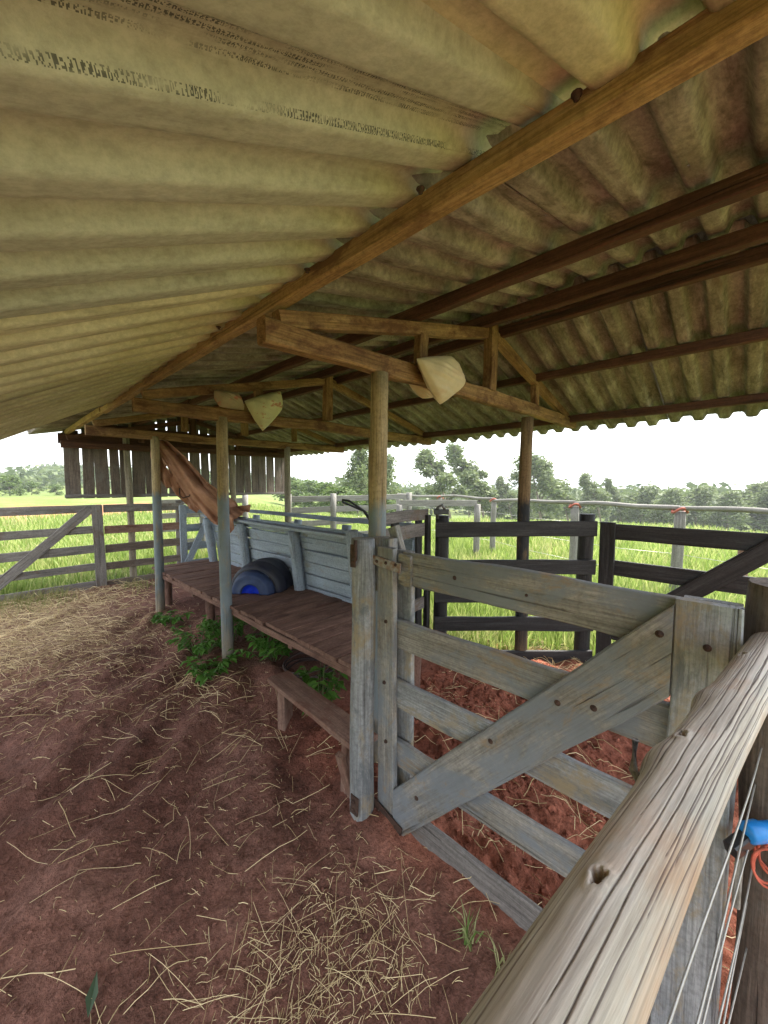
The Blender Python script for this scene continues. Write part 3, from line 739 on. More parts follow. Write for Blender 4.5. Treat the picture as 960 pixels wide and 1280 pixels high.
lv = tag(tube('lever_handle', [(2.36, 2.44, 1.15), (2.36, 2.44, 1.30), (2.33, 2.47, 1.36), (2.22, 2.56, 1.455), (2.185, 2.60, 1.46), (2.22, 2.64, 1.44), (2.36, 2.52, 1.36), (2.38, 2.46, 1.28)], .010, 'black', None),
         'bent black pipe lever handle above the chute wall beside the post', 'lever')
lt = thing('latch', (2.72, 1.93, 1.30), 'small dark iron latch on top of the black corner post', 'latch')
tube('latch_bar', [(2.70, 1.95, 1.30), (2.70, 1.95, 1.40), (2.72, 1.92, 1.42), (2.74, 1.90, 1.38)], .013, 'iron', lt)
plank('latch_plate', (2.66, 1.96, 1.36), (2.76, 1.88, 1.36), .045, .02, 'black', lt, side=(0, 0, 1), seg=2)

st = thing('step_bench', (1.28, 1.9, 0), 'low red-brown plank step on short board legs under the walkway edge', 'step')
plank('top', (1.28, 2.20, .335), (1.235, 1.30, .335), .155, .03, 'bench', st, side=(1, 0, 0), seg=5, wob=.004)
plank('leg', (1.275, 2.10, -.04), (1.275, 2.10, .318), .15, .045, 'bench', st, side=(.8, .6, 0), seg=3)
plank('leg', (1.24, 1.40, -.04), (1.24, 1.40, .318), .14, .045, 'bench', st, side=(1, 0, 0), seg=3)
plank('brace', (1.10, 1.34, .33), (1.15, 1.32, .10), .05, .03, 'bench', st, seg=2)

# drum on the walkway
dr = thing('plastic_drum', (1.85, 3.5, .53), 'dark blue half drum lying open side down on the board walkway', 'drum')
m_dr = plain('faded_dark_blue_plastic', (.016, .019, .04), .6, 0, 8, c2=(.035, .035, .045)); m_ri = plain('blue_grey_drum_rim', (.035, .06, .15), .6, 0, 12); m_in = plain('bright_blue_drum_inside', (.004, .035, .60), .4, 0, 6, var=.3)
def half_lathe(prof, n=30):
    V = []; F = []
    for (x, r) in prof:
        for k in range(n+1):
            A = math.pi*k/n; V.append((x, r*math.cos(A), r*math.sin(A)))
    m_ = n+1
    for i in range(len(prof)-1):
        for k in range(n): F.append((i*m_+k, i*m_+k+1, (i+1)*m_+k+1, (i+1)*m_+k))
    return mesh('half_drum', V, F, True)
xa = Vector((.80, .60, 0)).normalized()
Mx = Matrix.Translation((1.735, 3.45, .536)) @ Matrix((xa, Vector((-xa.y, xa.x, 0)), Vector((0, 0, 1)))).transposed().to_4x4()
def dpart(nm, prof, m):
    o = link(nm, half_lathe(prof), m, dr, Mx); q = o.modifiers.new('wall', 'SOLIDIFY'); q.thickness = .004
dpart('drum_body', [(.075, .225), (.10, .262), (.13, .272), (.20, .277), (.21, .284), (.225, .284), (.235, .277), (.36, .277), (.37, .284), (.385, .284), (.395, .277), (.48, .272), (.50, .25), (.505, .20)], m_dr)
dpart('drum_end', [(.07, .222), (.03, .205), (.0, .190), (-.008, .182), (-.004, .165), (-.004, .115), (-.012, .110), (-.012, .100), (.01, .097)], m_ri)
dpart('drum_inside', [(.012, .096), (.03, .096), (.035, .05), (.036, .002)], m_in)
# ------------------------------------------------------------------ tarpaulin hung from the beam to the cap rail
def ribbon_cloth(name, path, width, pleats, m, label, cat, seed=0, depth=.035):
    r_ = random.Random(seed); nu, nv = 40, 44
    path = [Vector(q) for q in path]; V = []
    seg = len(path)-1
    for i in range(nu+1):
        t = i/nu*seg; k = min(int(t), seg-1); f = t-k
        q = path[k].lerp(path[k+1], f*f*(3-2*f)*.4+f*.6)
        d = (path[min(k+1, seg)]-path[k]).normalized(); side = Vector((.62, -.45, .3)); side = (side - d*side.dot(d)).normalized(); nr = d.cross(side)
        wd = width[0]+(width[1]-width[0])*i/nu
        for j in range(nv+1):
            s = j/nv-.5
            dp = depth*(math.sin(s*pleats*6.28+.6*math.sin(i*.16)+seed) + .4*math.sin(s*pleats*13+i*.11) + .22*math.sin(s*31+i*.45+seed) + .15*math.sin(i*.9+s*9)) + .02*math.sin(i*.3+s*4)
            sag = .05*math.sin(i/nu*3.14)*abs(s)*2
            V.append(q + side*(s*wd) + nr*dp + Vector((0, 0, -sag)))
    F = [(i*(nv+1)+j, i*(nv+1)+j+1, (i+1)*(nv+1)+j+1, (i+1)*(nv+1)+j) for i in range(nu) for j in range(nv)]
    o = link(name, mesh(name, V, F, True), m)
    sd_ = o.modifiers.new('cloth_thickness', 'SOLIDIFY'); sd_.thickness = .006
    if label: tag(o, label, cat)
    return o
m_tarp = plain('brown_tarpaulin', (.42, .215, .13), .8, 0, 5, c2=(.27, .13, .075), bmp=.4)
tp = thing('tarpaulin', (1.9, 4.9, 1.17), 'brown crumpled tarpaulin hung slanting from the roof beam down to the chute rail', 'tarpaulin')
o = ribbon_cloth('sheet', [(1.52, 5.30, 2.10), (1.66, 5.14, 1.90), (1.82, 4.86, 1.55), (2.03, 4.62, 1.28), (2.10, 4.40, 1.20)], (.20, .42), 1.3, m_tarp, None, None, 2, .055); o.parent = tp; o.matrix_basis = Matrix.Translation((-1.9, -4.9, -1.17))
o = ribbon_cloth('hanging_end', [(1.47, 5.26, 2.13), (1.48, 5.22, 1.95), (1.56, 5.16, 1.72), (1.62, 5.12, 1.58)], (.08, .16), .8, m_tarp, None, None, 4, .02); o.parent = tp; o.matrix_basis = Matrix.Translation((-1.9, -4.9, -1.17))
o = ribbon_cloth('underside_fold', [(1.62, 5.20, 1.80), (1.74, 5.1, 1.62), (1.85, 5.0, 1.45), (1.9, 4.9, 1.36)], (.28, .30), 1.2, plain('brown_tarpaulin_worn', (.36, .17, .095), .8, 0, 6, bmp=.4), None, None, 9, .03); o.parent = tp; o.matrix_basis = Matrix.Translation((-1.9, -4.9, -1.17))
tube('rope', [(1.66, 5.05, 1.55), (1.65, 5.02, 1.46), (1.68, 5.0, 1.43), (1.74, 4.97, 1.45), (1.78, 4.95, 1.52)], .008, 'tyre', tp, n=6)

# feed sacks tucked over the beams
def sack(name, ypos, rot, corners, thick, label, seed, colr, prt):
    m, nt, bs = mat('woven_sack_cloth'); v = objvec(nt, False)
    wv = noise(nt, mapv(nt, v, (160, 160, 160)), 1.0, 2, .5); n1 = noise(nt, v, 7, 5, .6)
    c = ramp(nt, n1, [(.3, tuple(k*.75 for k in colr)), (.6, colr)])
    pr_ = noise(nt, mapv(nt, v, (10, 10, 16)), 1.0, 3, .6); ms = noise(nt, v, 4, 2, .5)
    c = mixc(nt, math_(nt, 'MULTIPLY', ramp(nt, pr_, [(.55, 0.0), (.6, .8)]), ramp(nt, ms, [(.5, 0.0), (.55, prt)])), c, (.42, .12, .06))
    L(nt, c, bs.inputs['Base Color']); bs.inputs['Roughness'].default_value = .65
    L(nt, bump(nt, wv, .25, .002), bs.inputs['Normal'])
    nu = 26; q0, q1, q2, q3 = [Vector((c_[0], 0, c_[1])) for c_ in corners]; V = []; F = []
    cen = (q0+q1+q2+q3)/4
    for side in (-1, 1):
        for i in range(nu+1):
            u = i/nu
            for j in range(nu+1):
                v_ = j/nu
                p_ = q0.lerp(q1, u).lerp(q3.lerp(q2, u), v_)
                k = (16*u*(1-u)*v_*(1-v_))
                bow = 1 + .07*(max(4*u*(1-u), 4*v_*(1-v_))-.6)*(1-k)
                p_ = cen+(p_-cen)*bow
                t = thick*(k**.42)*(1+.10*math.sin(9*u+seed)*math.sin(7*v_+2*seed)) + k**.5*(.006*abs(math.sin(5*u+7*v_+seed))-.006*abs(math.sin(9*u-6*v_+seed*3))+.003*math.sin(31*(u-v_)))
                V.append((p_.x-cen.x, side*t, p_.z-cen.z))
    n1 = (nu+1)**2
    for i in range(nu):
        for j in range(nu):
            a_ = i*(nu+1)+j; q = (a_, a_+1, a_+nu+2, a_+nu+1); F.append(q); F.append(tuple(n1+k for k in reversed(q)))
    me = mesh(name, V, F, True)
    o = link(name, me, m, None, Matrix.Translation((cen.x, ypos, cen.z)) @ Matrix.Rotation(rot, 4, 'Z'))
    return tag(o, label, 'sack', 'feed sacks tucked over the roof beams')
sack('feed_sack', 1.31, R(-6), [(1.63, 2.27), (1.93, 2.345), (2.06, 2.205), (1.83, 2.045)], .062, 'plain cream feed sack hung over the nearest tie beam by the king post', 1, (.56, .45, .27), .15)
sack('feed_sack', 1.50, R(-8), [(1.79, 2.20), (1.95, 2.25), (2.02, 2.15), (1.91, 2.125)], .04, 'small folded cream sack behind the nearest tie beam', 2, (.56, .45, .28), .0)
sack('feed_sack', 3.19, R(-10), [(1.60, 2.32), (1.94, 2.46), (1.95, 2.28), (1.76, 2.065)], .085, 'yellowish feed sack with red print on the second tie beam', 3, (.58, .54, .30), 1.0)
sack('feed_sack', 3.215, R(12), [(1.33, 2.36), (1.56, 2.38), (1.62, 2.24), (1.38, 2.23)], .075, 'dull patterned sack bundled on top of the second shed post', 4, (.36, .27, .16), 1.0)

# ------------------------------------------------------------------ fences
def rails(parent, p0, p1, zs, wd, m, th=.028, over=.0, seg=6):
    p0, p1 = Vector(p0), Vector(p1)
    for k, z_ in enumerate(zs):
        w_ = wd[k] if isinstance(wd, (list, tuple)) else wd
        plank('rail', (p0.x, p0.y, z_+rnd.uniform(-.006, .006)), (p1.x, p1.y, z_+rnd.uniform(-.006, .006)), w_, th, m, parent, side=(0, 0, 1), seg=seg, wob=.004)
ZR = (1.232, .89, .625, .38, .07)
# black fence funnelling to the chute (runs square to the line of sight)
dfn = thing('board_fence', (3.2, 1.44, 0), 'blackish board fence funnelling to the chute in front of dark shed post', 'fence')
rails(dfn, (2.68, 1.955), (3.64, .955), (1.218, .88, .63, .385, .085), (.13, .125, .12, .125, .12), 'dark')
pole('post', (2.78, 1.965, -.1), (2.78, 1.965, 1.325), .06, 'dark', dfn, r1=.057)
pole('post', (3.64, 1.035, -.1), (3.64, 1.035, 1.34), .062, 'dark', dfn, r1=.060)
plank('stake', (2.665, 2.03, .1), (2.665, 2.03, 1.33), .045, .045, 'dark', dfn, side=(1, 0, 0), seg=4)
# black gate to the right
dg = thing('board_gate', (3.65, .4, 0), 'blackish plank gate with diagonal brace at the right beyond the near gate', 'gate')
rails(dg, (3.66, .885), (3.66, -1.05), (1.20, .895, .61, .33, .10), .13, 'dark', seg=8)
plank('stile', (3.63, .865, .04), (3.63, .865, 1.28), .115, .03, 'dark', dg, side=(0, 1, 0), seg=4)
plank('stile', (3.63, -1.0, .04), (3.63, -1.0, 1.28), .115, .03, 'dark', dg, side=(0, 1, 0), seg=4)
plank('brace', (3.632, .80, .10), (3.632, -.92, 1.20), .14, .028, 'dark', dg, side=(0, 1, 1), seg=6) if False else None
plank('brace', (3.632, .78, .36), (3.632, -.30, 1.33), .13, .028, 'dark', dg, side=(0, 1, 1), seg=6)
# grey gate and fence on the left
lg = thing('board_gate', (0, 7.08, 0), 'weathered grey plank gate with diagonal brace at the far left of the yard', 'gate')
rails(lg, (-1.62, 7.08), (1.22, 7.08), (1.235, .91, .635, .36, .062), (.115, .11, .12, .105, .15), 'grey', seg=8)
plank('stile', (1.165, 7.05, -.02), (1.165, 7.05, 1.285), .135, .03, 'grey', lg, side=(1, 0, 0), seg=4)
plank('stile', (-1.55, 7.05, -.02), (-1.55, 7.05, 1.285), .135, .03, 'grey', lg, side=(1, 0, 0), seg=4)
plank('brace', (-.12, 7.048, .10), (1.085, 7.048, 1.235), .125, .03, 'grey', lg, side=(0, 0, 1), seg=6)
lf = thing('board_fence', (1.7, 7.1, 0), 'weathered grey and brown board fence under the slatted end wall', 'fence')
for k, (z_, m_) in enumerate(zip((1.225, .90, .62, .345, .055), ('grey', 'bench', 'wall', 'wall', 'wall'))):
    plank('rail', (1.245, 7.08, z_), (2.38, 7.08, z_-.01), (.12, .12, .125, .11, .14)[k], .028, m_, lf, side=(0, 0, 1), seg=5)
pole('post', (2.33, 7.15, -.1), (2.33, 7.15, 1.32), .06, 'grey', lf)
pole('post', (-1.72, 7.1, -.1), (-1.72, 7.1, 1.35), .07, 'grey', lf)
# little blue-grey gate beyond the walkway
sg = thing('small_gate', (2.1, 5.95, 0), 'small blue-grey braced gate between the walkway end and the end wall', 'gate')
for x_ in (1.99, 2.40): plank('stile', (x_, 5.95, .1), (x_, 5.95, 1.30), .09, .03, 'blue', sg, side=(1, 0, 0), seg=4)
rails(sg, (1.95, 5.98), (2.46, 5.98), (1.22, .95, .68, .42), .11, 'blue', seg=3)
plank('brace', (2.02, 5.925, .45), (2.38, 5.925, 1.18), .09, .022, 'blue', sg, side=(0, 0, 1), seg=3)
pole('post', (2.55, 5.95, -.1), (2.55, 5.95, 1.34), .06, 'blue', sg)
# outer log-rail fence
of = thing('log_fence', (6.8, 2, 0), 'pale log rail fence on round posts tied with red bands across the pasture', 'fence')
OP = [(6.05, -1.0), (6.70, .72), (6.95, 2.17), (8.05, 4.25), (8.7, 6.2), (9.2, 8.2)]
for k, (x_, y_) in enumerate(OP):
    r_ = .07 if k < 3 else .065
    pole('post', (x_, y_, -.1), (x_, y_, 1.22), r_, 'palefence', of, r1=r_*.9, n=12, seg=6)
    tl = [(x_+.085*math.cos(t_), y_+.085*math.sin(t_), 1.235+.035*math.sin(t_*2+.5)) for t_ in np.linspace(0, 6.283*2, 26)]
    tube('tie', tl, .016, plain('red_rope_tie', (.42, .12, .08), .8, 0, 30), of, n=6)
for k in range(len(OP)-1):
    (xa, ya), (xb, yb) = OP[k], OP[k+1]
    pole('log_rail', (xa, ya, 1.265), (xb, yb, 1.255), .036, 'palefence', of, r1=.032, n=10, seg=14, wob=.022)
    for z_ in (.95, .62, .3):
        tube('wire', [(xa, ya, z_), ((xa+xb)/2, (ya+yb)/2, z_-.02), (xb, yb, z_)], .003, 'wire', of, n=4)
tag(pole('stump_post', (7.75, .05, -.1), (7.72, .05, .83), .075, 'bench', None, r1=.065), 'short reddish stump post in the grass behind the log fence', 'post')
# pale corral fences farther off
def pale_fence(pts, zs, wd, label, top=1.38):
    t_ = thing('pale_board_fence', (*pts[0], 0), label, 'fence', 'pale board fences beyond the chute')
    for k, (x_, y_) in enumerate(pts): pole('post', (x_, y_, -.1), (x_, y_, top), .07, 'palefence', t_, n=10, seg=4)
    for k in range(len(pts)-1): rails(t_, pts[k], pts[k+1], zs, wd, 'palefence', seg=4)
pale_fence([(4.6, 7.3), (5.6, 7.0), (6.6, 6.7), (7.6, 6.4)], (1.27, 1.02, .72, .4), .13, 'pale bleached board fence seen above the chute wall')
pale_fence([(2.6, 9.3), (3.5, 9.2), (4.5, 9.1)], (1.2, .9, .6, .3), .12, 'pale bleached board fence seen under the end wall')
pale_fence([(6.1, 5.4), (7.4, 4.3)], (1.19,), .13, 'single pale slab rail low behind the black corner post', 1.16)

# loose things on the earth
tag(pole('stick', (2.12, 1.50, gz(2.12, 1.50)+.03), (2.02, 1.40, gz(2.02, 1.40)+.05), .013, 'bench', None, n=8, seg=4), 'short pale stick lying on the churned red earth behind the gate', 'stick')
tl = [(1.78+.20*math.cos(t_)*(1+.06*math.sin(t_*.7)), 2.55+.20*math.sin(t_)*(1+.06*math.cos(t_*.9)), .05+.006*t_*.6+.015*math.sin(t_*1.3)) for t_ in np.linspace(0, 6.283*5, 120)]
tag(tube('wire_coil', tl, .008, 'tyre', None, n=5), 'rusty coil of old wire on the earth under the walkway', 'wire coil')

# ------------------------------------------------------------------ plants, straw, grass, trees
def leaf_mat(name, c1, c2, tr=.35, dry=None):
    m, nt, bs = mat(name)
    ge = nt.nodes.new('ShaderNodeNewGeometry'); r_ = ge.outputs['Random Per Island']
    c = ramp(nt, r_, [(0.0, c1), (1.0, c2)])
    if dry:      # sun-bleached patches and seed heads
        pv_ = noise(nt, objvec(nt, False), .7, 4, .65); k = math_(nt, 'MULTIPLY', ramp(nt, pv_, [(.44, .05), (.62, 1.0)]), ramp(nt, r_, [(.35, 0.0), (.6, .85)]))
        c = mixc(nt, k, c, dry)
    L(nt, c, bs.inputs['Base Color']); bs.inputs['Roughness'].default_value = .6; bs.inputs['Specular IOR Level'].default_value = .3
    t = nt.nodes.new('ShaderNodeBsdfTranslucent'); L(nt, c, t.inputs[0])
    mx = nt.nodes.new('ShaderNodeMixShader'); mx.inputs[0].default_value = tr
    L(nt, bs.outputs[0], mx.inputs[1]); L(nt, t.outputs[0], mx.inputs[2]); L(nt, mx.outputs[0], nt.nodes['Material Output'].inputs[0])
    return m
M['leafweed'] = leaf_mat('weed_leaves', (.06, .16, .02), (.14, .30, .05))
M['leaftree'] = leaf_mat('eucalypt_leaves', (.085, .125, .045), (.19, .23, .09))
M['leafbush'] = leaf_mat('bush_leaves', (.06, .11, .02), (.13, .18, .045))
M['leaffar'] = leaf_mat('far_wood_leaves', (.06, .095, .035), (.14, .18, .065))
M['grassblade'] = leaf_mat('grass_blades', (.14, .225, .035), (.34, .41, .12), .45, (.46, .43, .20))
M['straw'] = leaf_mat('dry_straw', (.44, .32, .15), (.82, .66, .38), .1)
M['stem'] = plain('green_stem', (.12, .17, .05), .7)
M['bark'] = plain('pale_bark', (.26, .22, .17), .9, 0, 6, c2=(.12, .09, .07))

def weed(loc, n, h, sp, label, seed):
    r_ = random.Random(seed); root = thing('weed', loc, label, 'plant', 'green weeds around the walkway')
    V = []; F = []; SV = []; SF = []
    for k in range(n):
        A = r_.uniform(0, 6.28); d0 = r_.uniform(0, sp*.35); b = Vector((d0*math.cos(A), d0*math.sin(A), 0))
        tip = b+Vector((sp*r_.uniform(.2, 1)*math.cos(A), sp*r_.uniform(.2, 1)*math.sin(A), h*r_.uniform(.55, 1)))
        tm = tube_mesh([b, b.lerp(tip, .5)+Vector((0, 0, .03)), tip], [.004, .003, .002], 5)
        o = len(SV); SV += [v.co.copy() for v in tm.vertices]; SF += [tuple(o+i for i in p_.vertices) for p_ in tm.polygons]; bpy.data.meshes.remove(tm)
        for q in range(9):
            t = r_.uniform(.25, 1); c0 = b.lerp(tip, t)+Vector((0, 0, .03*math.sin(t*3)))
            ang = A+r_.uniform(-1.8, 1.8); ln = r_.uniform(.05, .10); wd = ln*r_.uniform(.2, .34)
            d = Vector((math.cos(ang), math.sin(ang), r_.uniform(-.35, .35))).normalized(); s = d.cross(Vector((0, 0, 1))).normalized()
            dz = Vector((0, 0, -ln*.25)); o = len(V)
            V += [c0, c0+d*ln*.45+s*wd+Vector((0, 0, .006)), c0+d*ln+dz, c0+d*ln*.45-s*wd+Vector((0, 0, .006)), c0+d*ln*.5-Vector((0, 0, .006))]
            F += [(o, o+4, o+1), (o+4, o+2, o+1), (o, o+3, o+4), (o+4, o+3, o+2)]
    link('leaves', mesh('leaves', V, F), M['leafweed'], root, Matrix.Translation(loc)); link('stems', mesh('stems', SV, SF, True), M['stem'], root, Matrix.Translation(loc))
weed((1.30, 3.62, gz(1.30, 3.62)), 22, .26, .26, 'bright green leafy weed left of the second shed post', 1)
weed((1.58, 3.65, gz(1.58, 3.65)), 22, .34, .26, 'dark green leafy weed behind the second shed post', 2)
weed((1.72, 3.05, gz(1.72, 3.05)), 26, .30, .30, 'leafy weed growing under the walkway right of the second post', 3)
weed((1.20, 3.15, gz(1.20, 3.15)), 14, .13, .20, 'low grassy weed on the earth in front of the second post', 4)
weed((1.50, 2.02, gz(1.50, 2.02)), 16, .36, .16, 'slim green weed under the walkway edge behind the step', 5)
weed((1.36, 4.62, gz(1.36, 4.62)), 12, .12, .18, 'small weed at the foot of the third shed post', 6)
def tuft(loc, n, h, label, seed):
    r_ = random.Random(seed); V = []; F = []
    for k in range(n):
        A = r_.uniform(0, 6.28); B = r_.uniform(0, 6.28); hh = h*r_.uniform(.5, 1); w_ = .0028; b = Vector((r_.uniform(-.02, .02), r_.uniform(-.02, .02), 0))
        d = Vector((math.cos(A), math.sin(A), 0)); s_ = Vector((math.cos(B), math.sin(B), 0))*w_; o = len(V)
        V += [b-s_, b+s_, b+d*hh*.25+s_*.8+Vector((0, 0, hh*.6)), b+d*hh*.25-s_*.8+Vector((0, 0, hh*.6)), b+d*hh*.75+Vector((0, 0, hh*.75))]
        F += [(o, o+1, o+2, o+3), (o+3, o+2, o+4)]
    tag(link('grass_tuft', mesh('tuft', V, F), M['tuft'], None, Matrix.Translation(loc)), label, 'grass tuft', 'grass tufts sprouting by the near gate')
M['tuft'] = leaf_mat('tuft_blades', (.10, .20, .03), (.42, .40, .20), .3)
tuft((1.06, .62, gz(1.06, .62)), 26, .13, 'half dry grass tuft by the lowest gate plank', 1)
tuft((1.06, .50, gz(1.06, .50)), 14, .10, 'small green grass tuft nearest the log rail', 2)
tuft((1.40, 1.02, gz(1.40, 1.02)), 20, .13, 'grass tuft just inside the gate below the brace', 3)
tag(link('fallen_leaf', mesh('leaf', [(0, 0, .004), (.05, .016, .012), (.12, 0, .006), (.05, -.016, .012), (.06, 0, .004)], [(0, 4, 1), (4, 2, 1), (0, 3, 4), (4, 3, 2)]), leaf_mat('grey_green_leaf', (.10, .16, .09), (.11, .17, .10)), None,
    Matrix.Translation((.13, 1.315, gz(.13, 1.315)+.008)) @ Matrix.Rotation(R(70), 4, 'Z')), 'single grey-green fallen leaf on the bare red earth', 'leaf')

def strands(name, spec, m, label_kind='stuff', r0=.0016, flat=.5):
    """bent dry stalks as thin three-sided tubes, joined"""
    Vs = []; Fs = []; base = 0
    for (cx, cy, sx_, sy_, n, lmin, lmax, rad, lift) in spec:
        for _ in range(n):
            x = rng.normal(cx, sx_); y = rng.normal(cy, sy_)
            ln = rng.uniform(lmin, lmax); A = rng.uniform(0, 2*np.pi); r = rad*rng.uniform(.6, 1.3)
            k = 5; pts = []; bend = rng.normal(0, .10); kk = rng.integers(1, 4); lf_ = lift*rng.uniform(0, 1)
            for i in range(k):
                t = i/(k-1)
                if i == kk and rng.random() < .55: A += rng.normal(0, .8)
                if i: x += ln/(k-1)*math.cos(A); y += ln/(k-1)*math.sin(A); A += bend*.5
                pts.append((x, y, t))
            P_ = np.array(pts); z = ground_z(P_[:, 0], P_[:, 1]) + r + lf_*np.sin(P_[:, 2]*np.pi*rng.uniform(.6, 1.1))
            d = np.gradient(P_[:, :2], axis=0); d /= np.linalg.norm(d, axis=1)[:, None]+1e-9
            nrm = np.stack([-d[:, 1], d[:, 0]], -1)
            for (a_, b_) in ((1, 0), (-1, 0), (0, 1.2)):
                pass
            ring = np.zeros((k, 3, 3))
            for q, (a_, b_) in enumerate(((1, -.4), (-1, -.4), (0, .9))):
                ring[:, q, 0] = P_[:, 0]+nrm[:, 0]*a_*r; ring[:, q, 1] = P_[:, 1]+nrm[:, 1]*a_*r; ring[:, q, 2] = z+b_*r
            Vs.append(ring.reshape(-1, 3))
            for i in range(k-1):
                for q in range(3):
                    Fs.append((base+i*3+q, base+i*3+(q+1) % 3, base+(i+1)*3+(q+1) % 3, base+(i+1)*3+q))
            base += k*3
    me = fast_mesh(name, np.vstack(Vs), np.array(Fs), False); me.materials.append(m)
    return tag(link(name, me), kind='stuff')
strands('straw', [
    (-.2, 5.2, .8, .9, 3800, .02, .13, .0014, .02), (.5, 4.6, .6, .8, 1200, .02, .1, .0012, .01), (.6, 1.6, .6, .8, 500, .008, .03, .0008, .003), (.6, .95, .22, .16, 330, .012, .06, .0008, .012),
    (-.15, 5.3, .75, .75, 650, .08, .30, .0015, .03), (.35, 4.3, .5, .6, 160, .08, .26, .0014, .03), (-.4, 6.3, .7, .4, 500, .12, .36, .002, .07),
    (1.0, 6.5, .5, .4, 250, .12, .3, .0025, .08),
    (.65, .95, .14, .14, 36, .06, .28, .0008, .025), (.48, 1.10, .12, .12, 30, .06, .28, .0008, .02), (.85, .82, .12, .12, 28, .06, .22, .0008, .02), (.62, .80, .2, .08, 34, .05, .22, .0008, .025), (.70, .90, .18, .15, 320, .012, .06, .0007, .010),
    (.25, 1.55, .35, .3, 32, .06, .32, .0010, .02), (1.0, 1.75, .2, .3, 32, .06, .3, .0010, .02), (.95, 2.5, .3, .45, 55, .08, .3, .0012, .02), (.3, 2.6, .5, .6, 35, .1, .36, .0012, .02),
    (1.15, 3.0, .15, .2, 60, .1, .25, .0018, .05), (.9, 1.0, .15, .2, 30, .03, .14, .0009, .012),
    (.6, 1.5, .5, .6, 160, .012, .05, .0010, .004), (.6, 3.0, .6, 1.0, 200, .02, .07, .0013, .006),
    (2.1, 1.0, .5, .5, 260, .05, .2, .0016, .03), (1.7, .3, .3, .5, 90, .05, .2, .0014, .03), (3.4, 1.3, .25, .5, 260, .08, .25, .002, .06)], M['straw'])
# earth clods
def clods(spec):
    ico = [(0, 0, 1), (.894, 0, .447), (.276, .851, .447), (-.724, .526, .447), (-.724, -.526, .447), (.276, -.851, .447), (.724, .526, -.447), (-.276, .851, -.447), (-.894, 0, -.447), (-.276, -.851, -.447), (.724, -.526, -.447), (0, 0, -1)]
    fc = [(0, 1, 2), (0, 2, 3), (0, 3, 4), (0, 4, 5), (0, 5, 1), (1, 6, 2), (2, 7, 3), (3, 8, 4), (4, 9, 5), (5, 10, 1), (6, 7, 2), (7, 8, 3), (8, 9, 4), (9, 10, 5), (10, 6, 1), (11, 7, 6), (11, 8, 7), (11, 9, 8), (11, 10, 9), (11, 6, 10)]
    I = np.array(ico); Fc = np.array(fc); Vs = []; Fs = []; b = 0
    for (x0, x1, y0, y1, n, r0, r1) in spec:
        for _ in range(n):
            x = rng.uniform(x0, x1); y = rng.uniform(y0, y1); r = r0*(r1/r0)**(rng.random()**2)
            q = I*rng.uniform(.6, 1.25, (12, 1))*np.array([1, rng.uniform(.6, 1), rng.uniform(.5, .8)])*r
            A = rng.uniform(0, 6.28); c_, s_ = math.cos(A), math.sin(A); q = q @ np.array([[c_, s_, 0], [-s_, c_, 0], [0, 0, 1]])
            Vs.append(q+np.array([x, y, float(ground_z(x, y))+r*.15])); Fs.append(Fc+b); b += 12
    me = fast_mesh('clods', np.vstack(Vs), np.vstack(Fs), False)
    me.materials.append(bpy.data.materials['red_dirt']); tag(link('earth_clods', me), kind='stuff')
clods([(1.3, 3.3, -.6, 1.9, 3800, .004, .026), (-.3, 1.3, .6, 3.0, 2600, .002, .011), (-.5, 1.3, 3.0, 5.0, 700, .005, .02)])

